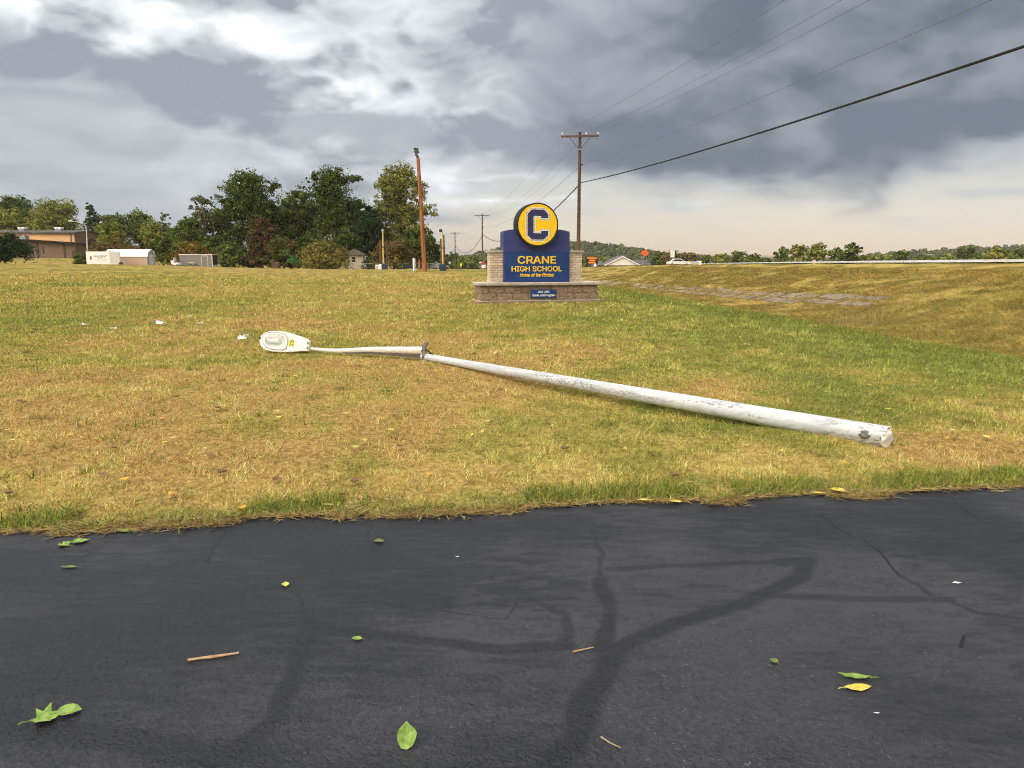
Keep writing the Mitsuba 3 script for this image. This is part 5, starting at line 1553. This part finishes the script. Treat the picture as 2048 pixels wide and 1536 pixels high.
# lamp beside the building
Yl = 166.0
k = thing('street_lamp', 'pale street lamp with a long arm in front of the tan building', 'street lamp')
a, b, c = at(175, 500, Yl), at(172.3, 453, Yl), at(141, 442, Yl)
put(k, 'pole', tube([[a[0], Yl, gz(a[0], Yl)], a, b], [0.15, 0.13, 0.09], 10), 'mat_arm', smooth=40)
put(k, 'arm', tube([b, at(165, 446, Yl), at(150, 443, Yl), c], 0.04, 6), 'mat_arm', smooth=40)
put(k, 'lamp_head', place(box(-0.42, 0.42, -0.2, 0.2, -0.1, 0.12, 0.06), c), 'mat_sign_white')
# tan house behind the willow bush
Yh = 136.0
k = thing('house', 'small tan house with a brown hipped roof behind the willow bush', 'house')
x0, x1 = at(690, 512, Yh)[0], at(726, 512, Yh)[0]
zb = gz(x0, Yh) - 0.3; ze = at(710, 509, Yh)[2]; zr = at(700, 497.5, Yh)[2]
scene['mat_house_wall'] = M(grain((0.44, 0.39, 0.28), (0.38, 0.335, 0.24), 0.6, 0.6, 9), 0.8)
put(k, 'wall', box(x0, x1, Yh, Yh + 6, zb, ze), 'mat_house_wall')
hv = np.array([[x0 - 0.4, Yh - 0.4, ze], [x1 + 0.35, Yh - 0.4, ze], [x1 + 0.35, Yh + 6.4, ze], [x0 - 0.4, Yh + 6.4, ze], [x0 + 0.9, Yh + 3, zr], [x0 + 1.1, Yh + 3, zr]])
hr = trimesh.convex.convex_hull(np.vstack([hv, hv[:4] + [0, 0, -0.10]]))
put(k, 'roof', hr, 'mat_roof_brown')
wxa, wxb = at(703.5, 512, Yh)[0], at(710, 512, Yh)[0]
w_ = put(k, 'window', box(wxa, wxb, Yh - 0.04, Yh - 0.005, at(706, 524, Yh)[2], at(706, 513.5, Yh)[2]), 'mat_glass_dark')
put(w_, 'frame', cat(box(wxa - 0.07, wxb + 0.07, Yh - 0.06, Yh - 0.042, at(706, 513.5, Yh)[2], at(706, 512.8, Yh)[2]), ), 'mat_sign_white')
put(w_, 'sash', box(wxa, wxb, Yh - 0.06, Yh - 0.042, at(706, 519.2, Yh)[2], at(706, 518.6, Yh)[2]), 'mat_sign_white')
put(w_, 'sill', box(wxa - 0.07, wxb + 0.07, Yh - 0.08, Yh - 0.042, at(706, 524.8, Yh)[2], at(706, 524, Yh)[2]), 'mat_sign_white')
px0, px1 = at(729, 512, Yh)[0], at(732, 512, Yh)[0]
put(k, 'porch_post', box(px0, px1, Yh + 0.2, Yh + 0.4, zb, at(730, 512, Yh)[2]), 'mat_sign_white')
# white gabled house beyond the highway
Yr = 165.0
k = thing('house', 'white gabled house with dark grey roofs beyond the highway', 'house')
gx0, gx1 = at(1209, 531, Yr)[0], at(1280, 531, Yr)[0]
ze, zr = at(1245, 530.5, Yr)[2], at(1245.5, 512.8, Yr)[2]
zb = gz((gx0 + gx1) / 2, Yr) - 0.3
xm = (gx0 + gx1) / 2
mat('mat_siding', proc(lambda p, n, uv: mi.Color3f(0.80, 0.79, 0.77) * (0.93 + 0.07 * smoothstep(0.1, 0.3, dr.abs(p.z * 4 - dr.floor(p.z * 4) - 0.5) * 2))), 0.6)
mat('mat_roof_grey', grain((0.105, 0.105, 0.115), (0.075, 0.075, 0.085), 2, 2, 5), 0.85)
mat('mat_brick_far', grain((0.30, 0.19, 0.135), (0.24, 0.15, 0.11), 4, 4, 8), 0.9)
put(k, 'wall', box(gx0 + 0.3, gx1 - 0.3, Yr, Yr + 9, zb, ze + 0.05), 'mat_brick_far')
m = extrude(Polygon([(gx0 + 0.2, ze), (gx1 - 0.2, ze), (xm, zr - 0.08)]), 0.2); m.apply_translation([0, Yr + 0.06, 0])
gb = put(k, 'gable', m, 'mat_siding')
put(gb, 'vent', box(xm - 0.22, xm + 0.22, Yr - 0.17, Yr - 0.13, zr - 0.62, zr - 0.45), 'mat_shed_grey')
rp = LineString([(gx0 - 0.1, ze - 0.06), (xm, zr), (gx1 + 0.1, ze - 0.06)]).buffer(0.07, cap_style=2, join_style=2)
m = extrude(rp, 10.0); m.apply_translation([0, Yr + 9.6, 0])
put(k, 'roof', m, 'mat_roof_grey')
tr_ = LineString([(gx0 - 0.1, ze - 0.06), (xm, zr), (gx1 + 0.1, ze - 0.06)]).buffer(0.10, cap_style=2, join_style=2)
m = extrude(tr_, 0.06); m.apply_translation([0, Yr - 0.405, 0]); put(k, 'rake_board', m, 'mat_sign_white')
for nm_, pa, pb, ptop, sl in (('left', 1189, 1214, 523.5, -1), ('right', 1262, 1304, 519.8, 1)):
    a, b = at(pa, 531, Yr + 3)[0], at(pb, 531, Yr + 3)[0]
    zt_ = at(pa, ptop, Yr + 6)[2]
    put(k, 'side_wall', box(a + 0.2, b - 0.2, Yr + 3, Yr + 8.8, zb, ze + 0.04), 'mat_brick_far')
    hv = np.array([[a, Yr + 2.6, ze], [b, Yr + 2.6, ze], [b, Yr + 9.2, ze], [a, Yr + 9.2, ze], [a + (0.6 if sl > 0 else 0.4), Yr + 6, zt_], [b - 0.7, Yr + 6, zt_]])
    put(k, 'side_roof', trimesh.convex.convex_hull(np.vstack([hv, hv[:4] - [0, 0, 0.12]])), 'mat_roof_grey')

# ------------------------------------------------------------------ chain-link fence
Yf = 128.0
k = thing('chain_link_fence', 'low chain-link fence with grey posts in front of the wood', 'fence')
fx = np.linspace(at(704, 530, Yf)[0], at(880, 530, Yf)[0], 8)
ftop = at(780, 526.6, Yf)[2]
for x in fx:
    put(k, 'post', tube([[x, Yf, gz(x, Yf) - 0.2], [x, Yf, ftop + 0.05]], 0.045, 8), 'mat_galv', smooth=40)
for a, b in zip(fx[:-1], fx[1:]):
    put(k, 'top_rail', tube([[a + 0.046, Yf, ftop], [b - 0.046, Yf, ftop]], 0.035, 6), 'mat_galv', smooth=40)
fb = gz(fx[4], Yf)
ms = []
for x in np.arange(fx[0], fx[-1], 0.22):
    hh = ftop - fb
    for s in (-1, 1):
        xe_ = np.clip(x + s * hh * 0.8, fx[0], fx[-1])
        ms.append(tube([[x, Yf + 0.04, fb], [xe_, Yf + 0.04, ftop]], 0.006, 3, caps=False))
labels[put(k, 'wire_mesh', cat(ms), 'mat_galv')] = {'kind': 'stuff'}

# ------------------------------------------------------------------ leaves, twigs and litter
def leaf_shape(kind, r):
    if kind == 'maple':
        pts = [(0, -0.5), (0.10, -0.28), (0.42, -0.30), (0.32, -0.10), (0.50, 0.12), (0.26, 0.14), (0.22, 0.32), (0.08, 0.26), (0, 0.56)]
    elif kind == 'long':
        pts = [(0, -0.5), (0.13, -0.28), (0.19, 0.0), (0.13, 0.28), (0, 0.5)]
    else:
        pts = [(0, -0.5), (0.22, -0.40), (0.36, -0.18), (0.40, 0.05), (0.30, 0.28), (0.12, 0.44), (0, 0.58)]
    pts = pts + [(-x, y) for x, y in pts[-2:0:-1]]
    return np.array(pts) * (1 + r.normal(0, 0.06, (len(pts), 2)))


def leaf_mesh(pos, size, kind, rot, r, curl=0.25, lift=0.006, stem=True):
    o = leaf_shape(kind, r)
    n = len(o)
    inner = o * 0.5
    P = np.vstack([o, inner, [[0, 0]]])
    z = curl * (np.abs(P[:, 0]) ** 1.5) + curl * 0.5 * (P[:, 1] ** 2) + r.normal(0, 0.02, len(P))
    V = np.column_stack([P, z]) * size
    Fc = []
    for j in range(n):
        b = (j + 1) % n
        Fc += [[j, b, n + b], [j, n + b, n + j], [n + j, n + b, 2 * n]]
    m = trimesh.Trimesh(V, Fc, process=False)
    if stem:
        st_ = tube([[0, -0.45 * size, 0.01 * size], [0.03 * size, -0.62 * size, 0.05 * size], [0.06 * size, -0.74 * size, 0.02 * size]], 0.012 * size + 0.0004, 5)
        m = trimesh.Trimesh(np.vstack([m.vertices, st_.vertices]), np.vstack([m.faces, st_.faces + len(m.vertices)]), process=False)
    m.apply_transform(trimesh.transformations.rotation_matrix(rot, [0, 0, 1]))
    m.apply_translation([pos[0], pos[1], pos[2] + lift])
    return m


def leafy(c1, c2):
    return {'type': 'twosided', 'bsdf': {'type': 'principled', 'base_color': grain(c1, c2, 60, 60, 60, 3), 'roughness': 0.5, 'specular': 0.4}}


scene['mat_leaf_green'] = leafy((0.15, 0.26, 0.04), (0.26, 0.38, 0.09))
scene['mat_leaf_lime'] = leafy((0.42, 0.48, 0.07), (0.52, 0.54, 0.12))
scene['mat_leaf_yellow'] = leafy((0.56, 0.43, 0.05), (0.66, 0.56, 0.14))
scene['mat_leaf_dull'] = leafy((0.10, 0.16, 0.035), (0.15, 0.20, 0.06))
scene['mat_leaf_brown'] = leafy((0.13, 0.065, 0.03), (0.24, 0.13, 0.06))
scene['mat_leaf_orange'] = leafy((0.62, 0.31, 0.03), (0.68, 0.40, 0.06))
rl_ = np.random.default_rng(77)
ON_DRIVE = [  # px, py, size in photo pixels, shape, colour, rotation, label
    (128, 1092, 30, 'maple', 'green', 1.2, 'pale green leaf left of its partner near the left edge of the drive'), (160, 1086, 28, 'round', 'green', -0.9, 'pale green leaf right of its partner near the left edge of the drive'),
    (137, 1137, 34, 'long', 'dull', 1.5, 'thin dull green leaf lying below the leaf pair at the left'), (571, 1172, 20, 'round', 'lime', 0.3, 'small yellow green leaf on the upper seam of the drive left of the middle'),
    (757, 1085, 24, 'round', 'dull', 1.1, 'dull green leaf on the drive near the grass, left of the middle'), (714, 1281, 20, 'round', 'green', 1.4, 'small green leaf by the long seal line left of the middle'),
    (93, 1440, 58, 'maple', 'green', -1.1, 'large green leaf at the lower left, left one of two touching leaves'), (138, 1428, 42, 'round', 'green', -1.3, 'green leaf at the lower left, right one of two touching leaves'),
    (815, 1485, 50, 'round', 'green', 0.1, 'broad green leaf standing on edge at the bottom of the drive'), (1710, 1357, 58, 'long', 'green', 1.35, 'green leaf lying above a yellow one at the right of the drive'),
    (1716, 1379, 56, 'long', 'yellow', -1.5, 'yellow curled leaf lying under a green one at the right of the drive'), (1548, 1326, 20, 'round', 'dull', 0.5, 'small dark green leaf at the right of the middle of the drive'),
    (186, 1060, 22, 'round', 'lime', 0.9, 'lime leaf at the edge of the drive on the left'), (248, 1065, 20, 'round', 'green', 1.2, 'small green leaf just off the grass on the left'),
    (1285, 1008, 34, 'long', 'yellow', 1.5, 'yellow leaf at the drive edge right of the middle, left of another'), (1350, 1009, 26, 'round', 'yellow', 1.3, 'yellow leaf at the drive edge right of the middle, right of another'),
    (1634, 994, 28, 'long', 'yellow', 1.5, 'thin yellow leaf on the drive edge below the pole foot'), (1674, 990, 30, 'round', 'yellow', 0.9, 'broad yellow leaf on the drive edge below the pole foot'),
    (655, 1018, 30, 'long', 'yellow', 1.3, 'yellow leaf in the green fringe left of the middle'), (485, 1024, 22, 'round', 'orange', 0.4, 'orange leaf in the green fringe at the left'),
    (110, 1075, 24, 'long', 'brown', 1.5, 'brown curled leaf at the drive edge on the far left')]
for px, py, sz, kd, colr, rot, lb in ON_DRIVE:
    p = on_plane(px, py)
    if py < 1030:
        p[2] = gz(p[0], p[1]) + 0.03
    dist = np.linalg.norm(p - EYE)
    s = sz / F * dist
    if kd != 'maple' or True:
        k = thing('fallen_leaf', lb, 'leaf')
        up_ = px == 815
        m = leaf_mesh(p, s * 0.90, kd, rot, rl_, 0.9 if up_ else 0.45, 0.008)
        if up_:
            m.apply_translation(-p); m.apply_transform(trimesh.transformations.rotation_matrix(0.75, [1, 0, 0])); m.apply_translation(p + [0, 0, 0.018])
        put(k, None, m, f'mat_leaf_{colr}', smooth=True)
LAWN = [(270, 697, 1), (201, 668, 1), (330, 893, 2), (345, 884, 1), (248, 968, 2), (140, 877, 1), (15, 868, 1), (25, 888, 1), (325, 844, 2), (553, 830, 1), (557, 842, 1), (655, 816, 1), (650, 838, 1), (693, 834, 1), (712, 902, 3), (728, 889, 3), (782, 868, 1),
        (590, 757, 1), (1104, 859, 1), (944, 877, 1), (963, 871, 1), (1117, 725, 1), (1480, 678, 1), (1491, 692, 1), (1776, 825, 1), (1896, 885, 2), (1972, 882, 1), (1906, 868, 1), (446, 818, 1), (494, 770, 1), (120, 680, 1), (134, 664, 1), (425, 746, 1), (975, 850, 1),
        (1028, 755, 1), (1337, 742, 1), (1740, 776, 1), (1820, 700, 1), (1655, 790, 1), (88, 745, 1), (412, 905, 1), (1250, 905, 1), (1560, 910, 1), (1690, 935, 2), (1100, 930, 1), (860, 958, 2), (345, 998, 2), (610, 1012, 1), (200, 640, 1), (700, 660, 1), (905, 640, 1), (1330, 660, 1), (1900, 745, 1)]
CN = {1: 'yellow', 2: 'orange', 3: 'lime'}
ORD = 'leftmost second third fourth fifth sixth seventh eighth ninth tenth eleventh twelfth thirteenth fourteenth fifteenth sixteenth seventeenth eighteenth nineteenth twentieth twenty-first twenty-second twenty-third'.split()


def band(py):
    return 'along the drive' if py > 880 else 'between pole and drive' if py > 800 else 'high up the lawn'


def leaf_label(px, py, colour, allp):
    row = sorted(q[0] for q in allp if band(q[1]) == band(py))
    i = row.index(px)
    return f"{ORD[i] if i else 'leftmost'} {colour} leaf {'from the left ' if i else ''}lying on the lawn {band(py)}"


for px, py, c in LAWN:
    p = ground_at(px, py, 40)
    s = rl_.uniform(0.05, 0.08)
    k = thing('lawn_leaf', leaf_label(px, py, CN[c], [q for q in LAWN if q[2] == c]), 'leaf', f'fallen {CN[c]} leaves on the lawn')
    m = leaf_mesh(p, s, ['round', 'maple', 'long'][rl_.integers(3)], rl_.uniform(0, 6.28), rl_, 0.5, 0.035, stem=False)
    put(k, None, m, f'mat_leaf_{CN[c]}', smooth=True)
DARK = [(40, 808), (48, 811), (228, 903), (204, 957), (418, 917), (445, 953), (553, 968), (437, 822), (712, 972), (20, 996), (1130, 905), (1350, 960), (1480, 850), (800, 900), (590, 838), (1240, 700)]
for px, py in DARK:
    p = ground_at(px, py, 40)
    k = thing('lawn_leaf', leaf_label(px, py, 'dark brown', DARK), 'leaf', 'dark brown leaves on the lawn')
    put(k, None, leaf_mesh(p, rl_.uniform(0.06, 0.09), 'round', rl_.uniform(0, 6.28), rl_, 0.9, 0.030, stem=False), 'mat_leaf_brown', smooth=True)
scene['mat_twig'] = M(grain((0.36, 0.20, 0.10), (0.50, 0.33, 0.19), 30, 30, 30), 0.7)
scene['mat_straw'] = M((0.34, 0.28, 0.17), 0.8)
for lb, ends, w, mt in (('split tan stick lying on the left half of the drive', [(376, 1324), (425, 1316), (478, 1309)], 0.0055, 'mat_twig'), ('short tan stick by the fork of the seal lines', [(1146, 1307), (1187, 1298)], 0.004, 'mat_twig'),
                        ('pale dry grass sprig at the bottom of the drive', [(1202, 1478), (1220, 1490), (1242, 1500)], 0.003, 'mat_straw')):
    pts = np.array([on_plane(*e) for e in ends]) + [0, 0, 0.008]
    k = thing('twig', lb, 'twig')
    m = tube(pts, np.linspace(w, w * 0.5, len(pts)), 7)
    if 'split' in lb:
        pts2 = pts[::-1].copy(); pts2[1] += [0.0, -0.012, 0.0]; pts2[2] = pts[1] + [-0.03, -0.018, 0]
        m = cat(m, tube(pts2, np.linspace(w * 0.8, w * 0.3, 3), 7))
    put(k, None, m, mt, smooth=40)
for px, py, sz, lb in ((915, 1115, 9, 'tiny white paper scrap on the upper drive'), (1914, 1167, 18, 'thin white scrap on the drive at the right'), (1752, 1428, 12, 'small white scrap on the drive at the lower right')):
    p = on_plane(px, py); s = sz / F * np.linalg.norm(p - EYE)
    k = thing('paper_scrap', lb, 'paper scrap')
    put(k, None, leaf_mesh(p, s, 'long', 1.5, rl_, 0.5, 0.004, stem=False), 'mat_sign_white', smooth=True)


def crumple(pos, w, h, seed):
    r = np.random.default_rng(seed)
    n = 7
    u, v_ = np.meshgrid(np.linspace(-0.5, 0.5, n), np.linspace(-0.5, 0.5, 4), indexing='ij')
    V = np.stack([u * w + r.normal(0, w * 0.03, u.shape), v_ * w * 0.5 + r.normal(0, w * 0.04, u.shape), np.abs(r.normal(0, h, u.shape))], -1).reshape(-1, 3) + pos + [0, 0, 0.05]
    i = (np.arange(n - 1)[:, None] * 4 + np.arange(3)[None]).ravel()
    return trimesh.Trimesh(V, np.concatenate([np.stack([i, i + 4, i + 5], 1), np.stack([i, i + 5, i + 1], 1)]), process=False)


for j, (px, py, w, lb) in enumerate(((320, 652, 0.26, 'largest white litter sheet left of the fallen lamp head'), (227, 662, 0.13, 'small white litter piece, second from the left on the lawn'), (172, 654, 0.14, 'leftmost white litter strip on the lawn'),
                                     (400, 652, 0.13, 'thin white litter strip right of the largest sheet'), (488, 684, 0.20, 'broken white shard close left of the fallen lamp head'), (492, 678, 0.10, 'tiny white shard above the broken one near the lamp head'), (380, 637, 0.11, 'faint white litter bit highest up the lawn'))):
    p = ground_at(px, py, 40)
    k = thing('litter', lb, 'litter')
    put(k, None, crumple(p, w, 0.02 if w < 0.2 else 0.045, 500 + j), 'mat_sign_white')

# ------------------------------------------------------------------ haze
scene['haze_medium'] = {'type': 'homogeneous', 'albedo': {'type': 'rgb', 'value': [0.94, 0.955, 0.97]}, 'sigma_t': 0.00011}
scene['haze'] = {'type': 'cube', 'to_world': T().translate([0, 900, 11]).scale([2100, 1200, 31]), 'bsdf': {'type': 'null'}, 'interior': {'type': 'ref', 'id': 'haze_medium'}}
labels['haze'] = {'kind': 'stuff'}
scene['camera']['medium'] = {'type': 'ref', 'id': 'haze_medium'}
